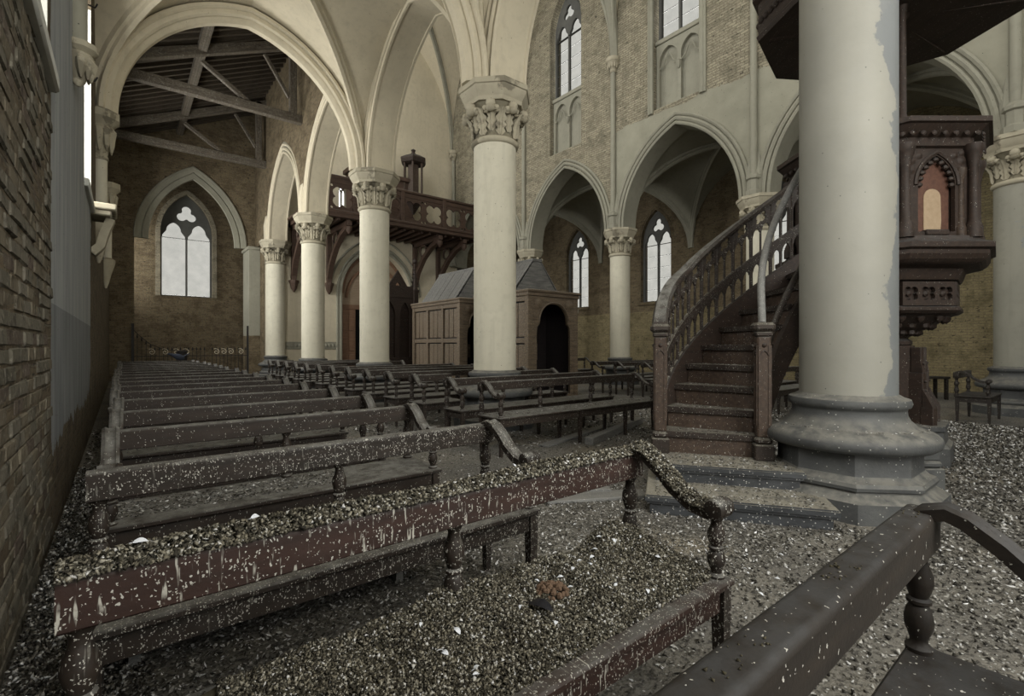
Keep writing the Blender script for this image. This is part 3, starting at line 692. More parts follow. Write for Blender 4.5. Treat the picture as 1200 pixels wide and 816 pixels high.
# ---------------- roof of the far aisle bays
t = thing('lean_to_roof', 'dark boarded lean-to roof over the far bays of the left aisle', 'roof', (LX, 11.4, 8.6))
s_ = (10.95 - 8.6) / 4.8
rb = MB(); rb.add([(-0.1, 0, 0.26), (5.0, 0, 0.26 + 5.1 * s_), (5.0, 14.2, 0.26 + 5.1 * s_), (-0.1, 14.2, 0.26), (-0.1, 0, 0.3), (5.0, 0, 0.3 + 5.1 * s_), (5.0, 14.2, 0.3 + 5.1 * s_), (-0.1, 14.2, 0.3)], [(0, 1, 2, 3), (4, 5, 6, 7), (0, 1, 5, 4), (2, 3, 7, 6)])
obj('roof_boards', rb, M['roofboard'], t, 0)
raf = MB(); L_ = math.hypot(5.0, 5.0 * s_); raf.box(0, L_, -0.05, 0.05, 0, 0.14); rm = raf.mesh('rafter', M['roofboard'], 0)
for k in range(38): link('rafter', rm, t, (0, 0.25 + k * 0.37, 0.12), (0, -math.atan(s_), 0))
def truss(y, label):
    t = thing('roof_truss', label, 'roof truss', (LX, y, 8.36), 0)
    def beam(name, p, q, w_, d):
        p = Vector(p); q = Vector(q); L = (q - p).length; m = MB(); m.box(0, L, -w_ / 2, w_ / 2, -d / 2, d / 2, 0.01)
        e = (q - p).normalized(); o = obj(name, m, M['timber'], t, 0, loc=p); o.rotation_euler = e.to_track_quat('X', 'Z').to_euler(); return o
    beam('tie_beam', (-0.05, 0, 0), (5.0, 0, 0), 0.2, 0.26)
    beam('principal_rafter', (0.0, 0, 0.25), (4.9, 0, 2.45), 0.18, 0.26)
    beam('wall_post', (4.5, 0, 0.0), (4.5, 0, 2.4), 0.18, 0.2)
    beam('strut', (2.1, 0, 0.9), (3.3, 0, 0.1), 0.12, 0.12)
    beam('strut', (4.4, 0, 0.6), (3.7, 0, 1.7), 0.1, 0.1)
truss(16.05, 'nearer roof truss with pale spattered tie beam crossing under the dark boards')
truss(20.9, 'farther roof truss just above the brick chapel arch')
m = MB(); m.box(-0.11, 0.11, 0, 12.6, -0.12, 0.12, 0.01)
tag(obj('purlin', m, M['timber'], None, 0, loc=(1.75, 11.6, 9.62)), 'long roof purlin running away above both trusses', 'beam')

# ================================================================== columns
def leaf_mesh():
    vs = []; fs = []; N = 8
    for i in range(N + 1):
        t = i / N; z = t * 0.36; x = 0.025 + 0.05 * t + 0.13 * max(0, t - 0.55) * 1.8; wd = 0.05 * (math.sin(PI * (0.15 + 0.75 * t)) ** 0.6) * (0.75 + 0.55 * (i % 2))
        if t > 0.92: z -= 0.03
        for j, s2 in enumerate((-1, -0.4, 0, 0.4, 1)): vs.append((x + (0.022 if s2 == 0 else (-0.012 if abs(s2) < .5 else 0.0)), s2 * wd, z))
    n5 = 5
    for i in range(N):
        for j in range(4): fs.append((i * n5 + j, i * n5 + j + 1, (i + 1) * n5 + j + 1, (i + 1) * n5 + j))
    k = len(vs); vs += [(x - 0.03, y * 0.9, z) for x, y, z in vs]; fs += [tuple(i + k for i in f[::-1]) for f in fs]
    m = MB(); m.add(vs, fs); return m.mesh('leaf', M['capital'], 60)
LEAF = leaf_mesh()
m = MB(); m.lathe([(0.005, -0.065), (0.05, -0.05), (0.068, -0.01), (0.06, 0.035), (0.03, 0.06), (0.004, 0.066)], 10); m.lathe([(0.004, -0.11), (0.06, -0.09), (0.075, -0.06), (0.03, -0.04)], 8); CROCK = m.mesh('crocket', M['capital'], 50)
def column(x, y, rs, ztop, label, smat='shaft', full=True, zb=0.92):
    t = thing('stone_column', label, 'column', (x, y, 0), 0, 'arcade columns')
    k = rs / 0.345; zc = ztop - 0.86
    q8 = PI / 8; c8 = 1 / math.cos(q8)
    p = MB(); p.lathe([(0.62 * k * c8, 0), (0.62 * k * c8, 0.15), (0.53 * k * c8, 0.205), (0.525 * k * c8, 0.215), (0.55 * k * c8, 0.225), (0.555 * k * c8, 0.25), (0.54 * k * c8, 0.275), (0.50 * k * c8, 0.29), (0.475 * k * c8, 0.315), (0.47 * k * c8, 0.34), (0.47 * k * c8, 0.5), (0.53 * k * c8, 0.52)], 8, ph=q8); obj('plinth', p, M['base'], t, 25)
    b = MB(); b.lathe([(0.50 * k, 0.485), (0.575 * k, 0.49), (0.61 * k, 0.515), (0.62 * k, 0.55), (0.61 * k, 0.585), (0.575 * k, 0.615), (0.50 * k, 0.645), (0.465 * k, 0.66), (0.455 * k, 0.675), (0.425 * k, 0.70), (0.405 * k, 0.74), (0.40 * k, 0.78), (0.405 * k, 0.80), (0.425 * k, 0.81), (0.435 * k, 0.84), (0.425 * k, 0.87), (0.38 * k, 0.885), (0.36 * k, 0.90), (0.30 * k, 0.93)], 40); obj('base_moulding', b, M['base'], t, 50)
    s_ = MB(); s_.lathe([(rs, 0.88), (rs, 1.5), (rs, 3.0), (rs, zc)], 48); obj('shaft', s_, M[smat], t, 50)
    n_ = MB(); n_.lathe([(rs, zc - 0.05), (rs * 1.09, zc - 0.035), (rs * 1.13, zc), (rs * 1.09, zc + 0.035), (rs * 1.02, zc + 0.05)], 40); obj('necking', n_, M['capital'], t, 60)
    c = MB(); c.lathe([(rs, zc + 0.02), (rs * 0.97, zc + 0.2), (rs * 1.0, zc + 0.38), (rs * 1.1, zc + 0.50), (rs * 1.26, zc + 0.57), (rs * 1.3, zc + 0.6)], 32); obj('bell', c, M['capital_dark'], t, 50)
    ab = MB(); ab.lathe([(rs * 1.3 * c8, zc + 0.56), (rs * 1.34 * c8, zc + 0.62), (rs * 1.38 * c8, zc + 0.64), (rs * 1.52 * c8, zc + 0.73), (rs * 1.54 * c8, zc + 0.77), (rs * 1.6 * c8, zc + 0.78), (rs * 1.6 * c8, zc + 0.86)], 8, ph=q8); obj('abacus', ab, M['capital'], t, 20)
    for i in range(8):
        an = i * PI / 4 + q8
        link('leaf', LEAF, t, (rs * 0.97 * math.cos(an), rs * 0.97 * math.sin(an), zc + 0.06), (0, 0, an), (k, k * 1.5, 1.1))
        if full:
            an += q8; link('leaf', LEAF, t, (rs * 0.97 * math.cos(an), rs * 0.97 * math.sin(an), zc + 0.12), (0, 0, an), (k, k * 1.3, 1.15))
            link('crocket', CROCK, t, (rs * 1.36 * math.cos(an), rs * 1.36 * math.sin(an), zc + 0.49), (0, 0, an), (k * 1.15, k * 1.15, k * 1.15))
            for s2 in (-1, 1): link('crocket', CROCK, t, (rs * 1.3 * math.cos(an + s2 * 0.2), rs * 1.3 * math.sin(an + s2 * 0.2), zc + 0.43), (0.3, 0.5, an), (k * .7, k * .7, k * .7))
    return t
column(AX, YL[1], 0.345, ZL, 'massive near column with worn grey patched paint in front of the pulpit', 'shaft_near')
column(AX, YL[2], 0.345, ZL, 'white column with crocketed octagonal capital in the middle of the picture')
column(AX, YL[3], 0.345, ZL, 'cream column with leafy capital, next beyond the middle white column')
column(AX, YL[4], 0.345, ZL, 'pale column third from the right in the left arcade, in front of the gallery')
column(AX, YL[5], 0.345, ZL, 'farthest column of the left arcade next to the brick pier')
column(RX, YR[1], 0.335, ZR, 'dim column at the right edge beyond the pulpit', 'shaft_worn')
column(RX, YR[2], 0.335, ZR, 'column mostly hidden behind the pulpit stair, capital above the handrail', 'shaft')
column(RX, YR[3], 0.335, ZR, 'column across the nave with peeling grey paint between two aisle windows', 'shaft')
column(RX, YR[4], 0.335, ZR, 'column across the nave half hidden by the confessionals', 'shaft')
# springing blocks above the abaci
mb = MB()
for y in YL[1:]: mb.lathe([(0.40, ZL - 0.01), (0.42, ZL + 0.6), (0.3, ZL + 1.3)], 8, AX - 0.02, y, PI / 8)
struct('trim_11', mb, M['plaster']); mb = MB()
for y in YR[1:]: mb.lathe([(0.40, ZR - 0.01), (0.42, ZR + 0.6), (0.3, ZR + 1.3)], 8, RX, y, PI / 8)
struct('trim_14', mb, M['plaster_grey'])

# ================================================================== pews
def turned(h, r):
    pr = [(0.9, 0), (0.95, .05), (0.6, .09), (0.62, .13), (0.95, .24), (1.0, .31), (0.85, .40), (0.62, .45), (0.85, .47), (0.85, .50), (0.62, .52), (0.8, .58), (0.98, .66), (0.95, .74), (0.62, .84), (0.55, .9), (0.75, .95), (0.9, 1.0)]
    return [(a_ * r, b_ * h) for a_, b_ in pr]
ARM = [(0.03, .800), (-0.015, .845), (-0.06, .860), (-0.10, .846), (-0.165, .80), (-0.225, .745), (-0.30, .70), (-0.375, .69)]
def make_pew(L, arms, mids, wood, cat='pew', depth=0.42, legs=None, label='', group=None, seatmat=None):
    t = thing('church_pew', label, cat, (0, 0, 0), 0, group); W = M[wood]
    b = MB(); pf_ = []
    for (cy_, cz_, q0, rr_) in ((0.022, 0.832, 0, .018), (-0.022, 0.832, PI / 2, .018), (-0.034, 0.751, PI, .006), (0.034, 0.751, 1.5 * PI, .006)):
        pf_ += [(cy_ + rr_ * math.cos(q0 + PI / 2 * i / 4), cz_ + rr_ * math.sin(q0 + PI / 2 * i / 4)) for i in range(5)]
    b.add([(x_, p_[0], p_[1]) for x_ in (0, L) for p_ in pf_], [tuple(range(20)), tuple(range(20, 40))] + [(i, (i + 1) % 20, 20 + (i + 1) % 20, 20 + i) for i in range(20)]); obj('back_rail', b, W, t).modifiers.new('even_shading', 'WEIGHTED_NORMAL')

    b = MB(); b.box(-0.01, L + 0.01, -depth - 0.015, 0.03, 0.43, 0.46, 0.008); obj('seat', b, M[seatmat] if seatmat else W, t)
    b = MB(); b.box(0.05, L - 0.05, -depth + 0.01, -depth + 0.035, 0.345, 0.43, 0.003); obj('apron', b, W, t)
    if wood == 'pew_dripped': W = M['pew_spattered']
    bal = MB(); bal.lathe(turned(0.29, 0.034), 12); bal = bal.mesh('baluster', W, 50)
    for x in [0.035] + mids + [L - 0.035]: link('baluster', bal, t, (x, 0, 0.457))
    ap = MB(); ap.lathe(turned(0.225, 0.032), 12); ap = ap.mesh('arm_post', W, 50)
    am = MB(); am.sweep([(0, y, z) for y, z in ARM], [(-0.036, -0.02), (-0.036, 0.012), (-0.022, 0.02), (-0.012, 0.012), (0.012, 0.012), (0.022, 0.02), (0.036, 0.012), (0.036, -0.02)], (1, 0, 0), flip=True)
    rot = Matrix.Translation((0, -0.395, 0.712)) @ Matrix.Rotation(PI / 2, 4, 'Y')
    am.lathe([(0.02, -0.05), (0.034, -0.046), (0.038, -0.03), (0.033, -0.022), (0.038, -0.012), (0.038, 0.012), (0.033, 0.022), (0.038, 0.03), (0.034, 0.046), (0.02, 0.05)], 14, mat=rot)
    am = am.mesh('armrest', W, 45)
    for x in arms: link('armrest', am, t, (x, 0, 0)); link('arm_post', ap, t, (x, -0.385, 0.457))
    lg = MB(); lg.add([(-.026, -.026, .43), (.026, -.026, .43), (.026, .026, .43), (-.026, .026, .43), (-.017, -.017, 0), (.017, -.017, 0), (.017, .017, 0), (-.017, .017, 0)], [(0, 1, 2, 3), (4, 7, 6, 5), (0, 4, 5, 1), (1, 5, 6, 2), (2, 6, 7, 3), (3, 7, 4, 0)])
    lg = lg.mesh('leg', W, 0)
    for x in (legs or [0.03, L - 0.03]):
        for y in (-0.01, -depth + 0.02): link('leg', lg, t, (x, y, 0))
    e = MB(); e.box(-0.012, 0.012, -depth + 0.03, 0.0, 0.35, 0.43); e = e.mesh('end_rail', W, 0)
    for x in (0.03, L - 0.03): link('end_rail', e, t, (x, 0, 0))
    return t
GL = 'pews along the left wall'
pewN = make_pew(2.0, [1.96], [1.0], 'pew_clean', label='clean dark pew nearest the camera at the lower right, its rail cutting off the corner', group=GL)
pewN.location = (-0.25, 0.345, 0)
pew1 = make_pew(1.82, [1.785], [0.91], 'pew_dripped', label='nearest full pew, red-brown rail and seat caked with pigeon droppings', group=GL)
pew1.location = (-0.1, 1.30, 0)
pew2 = make_pew(1.78, [1.745], [0.9], 'pew_spattered', label='second full pew from the camera with densely white-spattered rail and scrolled arm', group=GL); pew2.location = (-0.1, 2.3, 0)
pewA = make_pew(1.78, [0.035, 1.745], [0.9], 'pew', label='third full pew from the camera, rail lightly spattered', group=GL); pewA.location = (-0.08, 3.33, 0)
index_children()
ords = ['fourth', 'fifth', 'sixth', 'seventh', 'eighth', 'ninth', 'tenth', 'eleventh', 'twelfth', 'thirteenth', 'fourteenth', 'fifteenth', 'sixteenth', 'seventeenth', 'eighteenth']
ys = [4.25, 5.16, 6.05, 6.9, 7.75, 8.6, 9.5, 10.4, 11.3, 12.2, 13.1, 14.1, 15.1, 16.2, 17.4]
pews_left = []
for i, (n_, y) in enumerate(zip(ords, ys)):
    lab = '%s full pew from the camera in the row along the left wall' % n_
    if i == 14: lab = 'farthest pew of the left row, a pigeon perched on its rail'
    pews_left.append(dup(pewA, (-0.08 + random.uniform(-.03, .03), y, random.uniform(-0.0, 0.0)), random.uniform(-.012, .012), lab, GL))
GN = 'pews in the nave'
pn = make_pew(3.0, [0.035, 2.965], [1.0, 2.0], 'pew', label='front pew of the nave block, long rail and straight legs in full view', group=GN, legs=[0.03, 1.35, 2.3, 2.97]); pn.location = (3.4, 4.88, 0)
ps = make_pew(0.72, [0.035], [], 'pew', label='cut-short third nave pew to the left of the middle white column', group=GN); ps.location = (3.4, 6.72, 0)
pr_ = make_pew(0.95, [0.915], [], 'pew', label='cut-short pew to the right of the middle white column', group=GN); pr_.location = (5.4, 6.72, 0)
index_children()
dup(pn, (3.4, 5.74, 0), 0.0, 'second pew of the nave block, its rail passing right before the middle column', GN).location.y = 5.70
yy = 7.64; i = 0
nn = ['third', 'fourth', 'fifth', 'sixth', 'seventh', 'eighth', 'ninth', 'tenth', 'eleventh']
while yy < 16.0:
    lab = '%s pew of the nave block counted from the front, scrolled arm at its left end' % nn[min(i + 1, 8)] if i + 1 < 9 else 'nave pew near the far end of the block, scrolled arm at its left end'
    if i + 1 == 9: lab = 'farthest pew of the nave block by the far columns'
    if i + 1 == 8: lab = 'last but one pew at the far end of the nave block'
    blocked = abs(yy - 0.18 - 11.22) < 0.85 or abs(yy - 0.18 - 16.05) < 0.85
    dup(ps if blocked else pn, (3.4, yy, 0), random.uniform(-.01, .01), lab, GN); yy += 0.92; i += 1
GR = 'pews across the nave on the right'
for k, (x, y, lab) in enumerate([(10.2, 7.5, 'nearest dark pew across the nave, seen between the confessional and the stair'), (10.2, 8.35, 'second dark pew across the nave, seen between the confessional and the stair'), (10.2, 9.2, 'third dark pew across the nave below the far column'), (10.2, 12.2, 'dark pew far across the nave behind the others'), (9.6, 5.2, 'dark pew seen through the gap under the curved stair string'), (9.6, 4.4, 'dark pew seen just left of the massive near column at seat height')]):
    dup(pn, (x, y, 0), 0.0, lab, GR)
pz = make_pew(1.1, [0.035], [], 'pew_clean', label='short bench with scrolled arm standing left of the far right column base', group=GR); pz.location = (11.0, 1.72, 0)
# plain bench by the yellow wall
t = thing('plain_bench', 'low plain bench standing against the yellow brick wall under the pulpit', 'bench', (14.3, 3.5, 0), -0.6)
m = MB(); m.box(0, 1.5, -0.18, 0.18, 0.5, 0.55, 0.01); obj('seat', m, M['pew_clean'], t)
m = MB(); m.box(-0.03, 0.03, -0.03, 0.03, 0, 0.5); lm = m.mesh('leg', M['pew_clean'], 0)
for x in (0.08, 1.42):
    for y in (-0.14, 0.14): link('leg', lm, t, (x, y, 0))
m = MB(); m.lathe([(0.03, .5), (0.05, .6), (0.03, .7), (0.045, .75), (0.0, .85)], 8, 0.1, 0.0); obj('finial', m, M['pew_clean'], t)

# kneeling boards on the floor between the near pews
kn = 'kneeling boards'
for i, (y0, y1, x1) in enumerate(((1.52, 2.0, 1.38), (2.45, 2.75, 1.4), (3.5, 3.8, 1.45))):
    t = thing('kneeling_board', ('low grey kneeling board on the floor behind the droppings-caked pew', 'low kneeling board on the floor behind the second full pew', 'low kneeling board on the floor behind the third full pew')[i], 'board', (-0.08, y0, 0), 0, kn)
    m = MB(); m.box(0, x1, 0, y1 - y0, 0.075, 0.1, 0.004); obj('top_board', m, M['plank'], t)
    m = MB(); m.box(0.0, 0.04, 0.02, y1 - y0 - .02, 0, 0.075); km = m.mesh('batten', M['plank'], 0)
    for x in (0.1, x1 - 0.15): link('batten', km, t, (x, 0, 0))

# ================================================================== pulpit stair round the near column
CX, CY = AX, YL[1]
SA, SD = R(122), R(10.5)          # first riser, angle per step
RI, RO = 0.66, 1.48
def pol(r, a_, z): return (CX + r * math.cos(a_), CY + r * math.sin(a_), z)
def poly_slab(pts, z0, z1, mb, c=0.0):
    n = len(pts); mb.add([(x, y, z0) for x, y in pts] + [(x, y, z1) for x, y in pts], [tuple(range(n))[::-1], tuple(range(n, 2 * n))] + [(i, (i + 1) % n, n + (i + 1) % n, n + i) for i in range(n)])
def inset(pts, d):
    c = Vector((sum(p[0] for p in pts) / len(pts), sum(p[1] for p in pts) / len(pts)))
    return [tuple(Vector(p) + (c - Vector(p)).normalized() * d) for p in pts]
pf = thing('stone_platform', 'two dark stone steps carrying the foot of the pulpit stair', 'steps', (CX, CY, 0))
A = Vector((3.14, 2.28)); B = Vector((3.88, 1.20)); nrm = Vector((0.83, 0.555)); C_ = Vector((CX, CY))
low = [A, B, B + nrm * 0.9, A + nrm * 1.75]
A2 = A + nrm * 0.42 + Vector((0.02, -0.03)); B2 = B + nrm * 0.42 + Vector((-0.06, 0.09)); upp = [A2, B2, B2 + nrm * 0.6, A2 + nrm * 1.35]
for name, P_, z0 in (('step', low, 0.0), ('step', upp, 0.15)):
    P2 = [tuple(p - C_) for p in P_]
    m = MB(); poly_slab(inset(P2, 0.05), z0, z0 + 0.1, m); poly_slab(inset(P2, 0.02), z0 + 0.085, z0 + 0.11, m); poly_slab(P2, z0 + 0.105, z0 + 0.14, m); poly_slab(inset(P2, 0.012), z0 + 0.14, z0 + 0.152, m)
    obj(name, m, M['marble'], pf, 0)
st = thing('pulpit_stair', 'curved wooden Gothic pulpit stair winding round the massive column', 'staircase', (CX, CY, 0.3))
def L3(r, a_, z): return (r * math.cos(a_), r * math.sin(a_), z)
NS = 9
for k in range(NS):
    a0 = SA - SD * k; a1 = a0 - SD; z = 0.2 * (k + 1)
    m = MB(); n = 5
    ring = [(RO + 0.0, a0 + R(1.3)), (RO, (a0 + a1) / 2), (RO, a1 - 0.02)] + [(RI, a1 - 0.02), (RI, (a0 + a1) / 2), (RI, a0 + R(2.4))]
    P_ = [(r * math.cos(q), r * math.sin(q)) for r, q in ring]
    poly_slab(P_, z - 0.035, z, m); poly_slab(inset(P_, 0.012), z - 0.05, z + 0.004, m); obj('tread', m, M['stair'], st, 0)
    m = MB(); P_ = [(r * math.cos(q), r * math.sin(q)) for r, q in [(RO - 0.02, a0), (RO - 0.02, a0 - 0.018), (RI + 0.02, a0 - 0.035), (RI + 0.02, a0)]]
    poly_slab(P_, z - 0.2, z - 0.045, m); obj('riser', m, M['stair_red'], st, 0)
def helix(r, z0, a_start, a_end, n, pitch=None):
    return [L3(r, a_start + (a_end - a_start) * i / n, z0 + (a_start - (a_start + (a_end - a_start) * i / n)) / SD * 0.2) for i in range(n + 1)]
aE = R(28)
def band(r0, r1, zlo, zhi, a_s, a_e, n=28, round_=False, zf=None):
    m = MB(); vs = []; fs = []
    for i in range(n + 1):
        q = a_s + (a_e - a_s) * i / n; zz = (SA - q) / SD * 0.2
        if zf: zz += zf(i / n)
        prof = [(r0, zlo), (r1, zlo), (r1, zhi), (r0, zhi)] if not round_ else [(r0, zlo), (r1, zlo), (r1 + 0.01, (zlo + zhi) / 2), (r1 - 0.01, zhi), (r0 + 0.01, zhi), (r0 - 0.01, (zlo + zhi) / 2)]
        for (r, z) in prof: vs.append(L3(r, q, z + zz))
    k = len(vs) // (n + 1)
    for i in range(n):
        for j in range(k): fs.append((i * k + j, i * k + (j + 1) % k, (i + 1) * k + (j + 1) % k, (i + 1) * k + j))
    fs.append(tuple(range(k))[::-1]); fs.append(tuple(n * k + j for j in range(k)))
    return m.add(vs, fs)
obj('outer_string', band(RO - 0.01, RO + 0.05, -0.12, 0.36, SA, aE), M['pulpit'], st, 30)
obj('inner_string', band(RI - 0.05, RI, -0.28, 0.16, SA, aE), M['pulpit'], st, 30)
obj('middle_rail', band(RO - 0.0, RO + 0.045, 0.62, 0.70, SA + 0.02, aE), M['stair'], st, 30)
hr = band(RO - 0.04, RO + 0.085, 1.16, 1.235, SA + 0.02, aE, 30, True, zf=lambda s2: 0.05 * math.sin(PI * min(1, s2 * 3)))
obj('outer_handrail', hr, M['pew'], st, 50)
m = MB(); m.tube([L3(RI - 0.02, SA + 0.03, 1.2), L3(RI - 0.02, SA - 0.03, 1.36)] + [tuple(Vector(p) + Vector((0, 0, 0.0))) for p in helix(RI - 0.02, 1.36, SA, aE, 24)[2:]], 0.032, 10)
obj('inner_handrail', m, M['plank'], st, 60)
m = MB(); m.tube(helix(RI - 0.03, 0.55, SA - 0.12, aE, 24), 0.03, 8); obj('inner_guard_rail', m, M['pew'], st, 60)
# pierced baluster panels, bent round the curve
nb_ = 11; da = (SA - aE - 0.02) / nb_; bw = da * (RO + 0.02); sl = 0.2 / (SD * (RO + 0.02))
def sh(lp): return [(x, y + sl * x) for x, y in lp]
def dens(lp, d=0.05):
    out = []
    for i, p in enumerate(lp):
        q = lp[(i + 1) % len(lp)]; L = math.hypot(q[0] - p[0], q[1] - p[1]); n = max(1, int(L / d))
        for k in range(n): out.append((p[0] + (q[0] - p[0]) * k / n, p[1] + (q[1] - p[1]) * k / n))
    return out
h1 = bw * 0.195
holes = []
for s2 in (0.27, 0.73):
    holes.append(sh([(bw * s2 - h1, 0.37), (bw * s2 - h1, 0.52)] + arc_pts(bw * s2, h1 * 0.8, 0.535, 0.055, 3) + [(bw * s2 + h1, 0.52), (bw * s2 + h1, 0.37)]))
    holes.append(sh([(bw * s2 - h1, 0.71), (bw * s2 - h1, 0.93)] + arc_pts(bw * s2, h1 * 0.8, 0.945, 0.05, 3) + [(bw * s2 + h1, 0.93), (bw * s2 + h1, 0.71)]))
holes.append(sh(foil(bw * 0.5, 1.09, bw * 0.30, 4, 5, PI / 4)))
v, f = plate(dens(sh([(0, 0.33), (bw, 0.33), (bw, 1.18), (0, 1.18)])), holes, 0.022)
pv = []
for x, y, z in v:
    q = -x / (RO + 0.02); pv.append(L3(RO + 0.02 + z, q, y))
m = MB(); m.add(pv, f); pm = m.mesh('baluster_panel', M['stair'], 20)
for k in range(nb_):
    q = SA - 0.01 - da * k; link('baluster_panel', pm, st, (0, 0, (SA - q) / SD * 0.2), (0, 0, q))
bp = MB(); bp.lathe([(0.017, 0.33), (0.017, 1.18)], 6, RO + 0.02, 0); bp = bp.mesh('baluster', M['stair'], 50)
for k in range(nb_ + 1):
    q = SA - 0.01 - da * k; link('baluster', bp, st, (0, 0, (SA - q) / SD * 0.2), (0, 0, q))
def newel(name, r, a_, h, w_):
    e = link(name, None, st, L3(r, a_, 0), (0, 0, R(38))) if False else None
    m = MB(); m.box(-w_ / 2, w_ / 2, -w_ / 2, w_ / 2, 0.2, h - 0.12, 0.012)
    for s2 in (-1, 1):      # sunk face panels as raised edge strips
        for (dx, dy) in ((1, 0), (0, 1)):
            for e_ in (-1, 1):
                if dx: m.box(s2 * w_ / 2 - 0.006, s2 * w_ / 2 + 0.006, e_ * w_ * .36 - .008, e_ * w_ * .36 + .008, 0.3, h - 0.2)
                else: m.box(e_ * w_ * .36 - .008, e_ * w_ * .36 + .008, s2 * w_ / 2 - 0.006, s2 * w_ / 2 + 0.006, 0.3, h - 0.2)
    o = obj(name, m, M['stair_red'], st, 30, loc=L3(r, a_, 0), rot=(0, 0, R(38)))
    b = MB(); b.box(-w_ * .72, w_ * .72, -w_ * .72, w_ * .72, 0.0, 0.14, 0.01); b.box(-w_ * .62, w_ * .62, -w_ * .62, w_ * .62, 0.14, 0.2, 0.02); obj('foot_block', b, M['stair'], o, 30)
    c = MB(); c.box(-w_ * .6, w_ * .6, -w_ * .6, w_ * .6, h - 0.12, h - 0.08, 0.01); c.box(-w_ * .8, w_ * .8, -w_ * .8, w_ * .8, h - 0.08, h, 0.025); obj('cap', c, M['stair'], o, 30)
    r_ = MB()
    for q in range(4):
        mt = Matrix.Rotation(q * PI / 2, 4, 'Z'); r_.lathe([(0.0, -0.01), (0.022, 0), (0.012, 0.012), (0.0, 0.018)], 6, mat=mt @ Matrix.Translation((w_ / 2, 0, h - 0.2)) @ Matrix.Rotation(PI / 2, 4, 'Y'))
        for s2 in (-1, 1): r_.tube([mt @ Vector((w_ / 2, s2 * w_ * .38, h - 0.3)), mt @ Vector((w_ / 2, s2 * w_ * .2, h - 0.26)), mt @ Vector((w_ / 2, 0, h - 0.245))], 0.008, 5)
    obj('rosette', r_, M['pulpit'], o)
newel('newel_post', RO + 0.02, SA + 0.01, 1.2, 0.11)
newel('newel_post', RI - 0.02, SA + 0.06, 1.2, 0.11)
# treads' litter line handled with the debris below

# ================================================================== pulpit
PF = Vector((FX, FY)); PR = Vector((FY, -FX))
def cw(lat, Z): v_ = PF * Z + PR * lat; return (v_.x, v_.y)
pc = cw(4.36, 5.8)
face_a = math.atan2(-FY, -FX)                     # front face looks back at the camera
pu = thing('pulpit', 'dark carved octagonal oak pulpit behind the massive column', 'pulpit', (pc[0], pc[1], 0), face_a)
q8 = PI / 8; c8 = 1 / math.cos(q8)
def oct_(mb, prof, ph=q8): mb.lathe([(r * c8, z) for r, z in prof], 8, ph=ph); return mb
obj('floor_ledge', oct_(MB(), [(0.7, 2.1), (0.88, 2.13), (0.93, 2.17), (0.96, 2.22), (0.96, 2.26), (1.0, 2.28), (1.0, 2.33), (0.9, 2.37), (0.86, 2.42)]), M['pulpit'], pu, 20)
obj('lower_moulding', oct_(MB(), [(0.62, 1.96), (0.72, 1.99), (0.74, 2.03), (0.76, 2.1), (0.9, 2.14)]), M['pulpit'], pu, 20)
obj('frieze_core', oct_(MB(), [(0.66, 1.7), (0.66, 2.0)]), M['pulpit'], pu, 20)
obj('frieze_ledge', oct_(MB(), [(0.6, 1.62), (0.70, 1.64), (0.74, 1.67), (0.74, 1.70), (0.68, 1.72)]), M['pulpit'], pu, 20)
obj('corbel', oct_(MB(), [(0.26, 1.28), (0.31, 1.31), (0.31, 1.35), (0.27, 1.38), (0.30, 1.42), (0.42, 1.48), (0.52, 1.54), (0.60, 1.60), (0.66, 1.63)]), M['pulpit'], pu, 20)
obj('stem', oct_(MB(), [(0.5, 0), (0.5, 0.35), (0.38, 0.42), (0.33, 0.46), (0.33, 1.3)]), M['pulpit'], pu, 20)
obj('cornice', oct_(MB(), [(0.80, 3.32), (0.84, 3.34), (0.84, 3.42), (0.9, 3.46), (0.95, 3.52), (0.98, 3.53), (0.98, 3.58), (0.9, 3.6), (0.7, 3.6)]), M['pulpit'], pu, 20)
obj('parapet_core', oct_(MB(), [(0.72, 2.4), (0.72, 3.35)]), M['pulpit'], pu, 20)
fw = 2 * 0.78 * math.tan(q8)
vn, fn = plate([(-fw / 2, 2.42), (fw / 2, 2.42), (fw / 2, 3.34), (-fw / 2, 3.34)], [lancet(0, 0.19, 2.47, 2.95, 0.30, 7)], 0.05)
v4, f4 = plate([(-0.27, 1.72), (0.27, 1.72), (0.27, 1.97), (-0.27, 1.97)], [foil(x, 1.845, 0.085, 4, 5, PI / 4) for x in (-0.18, 0.0, 0.18)], 0.04)
face_meshes = {}
m = MB(); m.add([(0.78 + z, x, y) for x, y, z in vn], fn); face_meshes['face_panel'] = m.mesh('face_panel', M['pulpit'], 20)
m = MB(); m.add([(0.69 + z, x, y) for x, y, z in v4], f4)
for x in (-0.18, 0, 0.18): m.lathe([(0.0, 0), (0.03, 0.01), (0.0, 0.03)], 8, mat=Matrix.Translation((0.67, x, 1.845)) @ Matrix.Rotation(PI / 2, 4, 'Y'))
face_meshes['frieze_panel'] = m.mesh('frieze_panel', M['pulpit'], 20)
m = MB(); pl = lancet(0, 0.175, 2.47, 2.95, 0.28, 7); m.add([(0.745, u, z) for u, z in pl] + [(0.70, u, z) for u, z in pl], [tuple(range(len(pl)))] + [(i, (i + 1) % len(pl), len(pl) + (i + 1) % len(pl), len(pl) + i) for i in range(len(pl))]); face_meshes['niche_back'] = m.mesh('niche_back', M['pulpit_red'], 20)
m = MB(); m.tube([(0.81, u, z) for u, z in arc_pts(0, 0.2, 2.95, 0.31, 9, 0.02)], 0.022, 6)
for u, z in arc_pts(0, 0.165, 2.95, 0.26, 5, 0.0): m.lathe([(0.0, -.03), (0.028, -.01), (0.03, .012), (0.0, 0.03)], 6, mat=Matrix.Translation((0.79, u, z)))
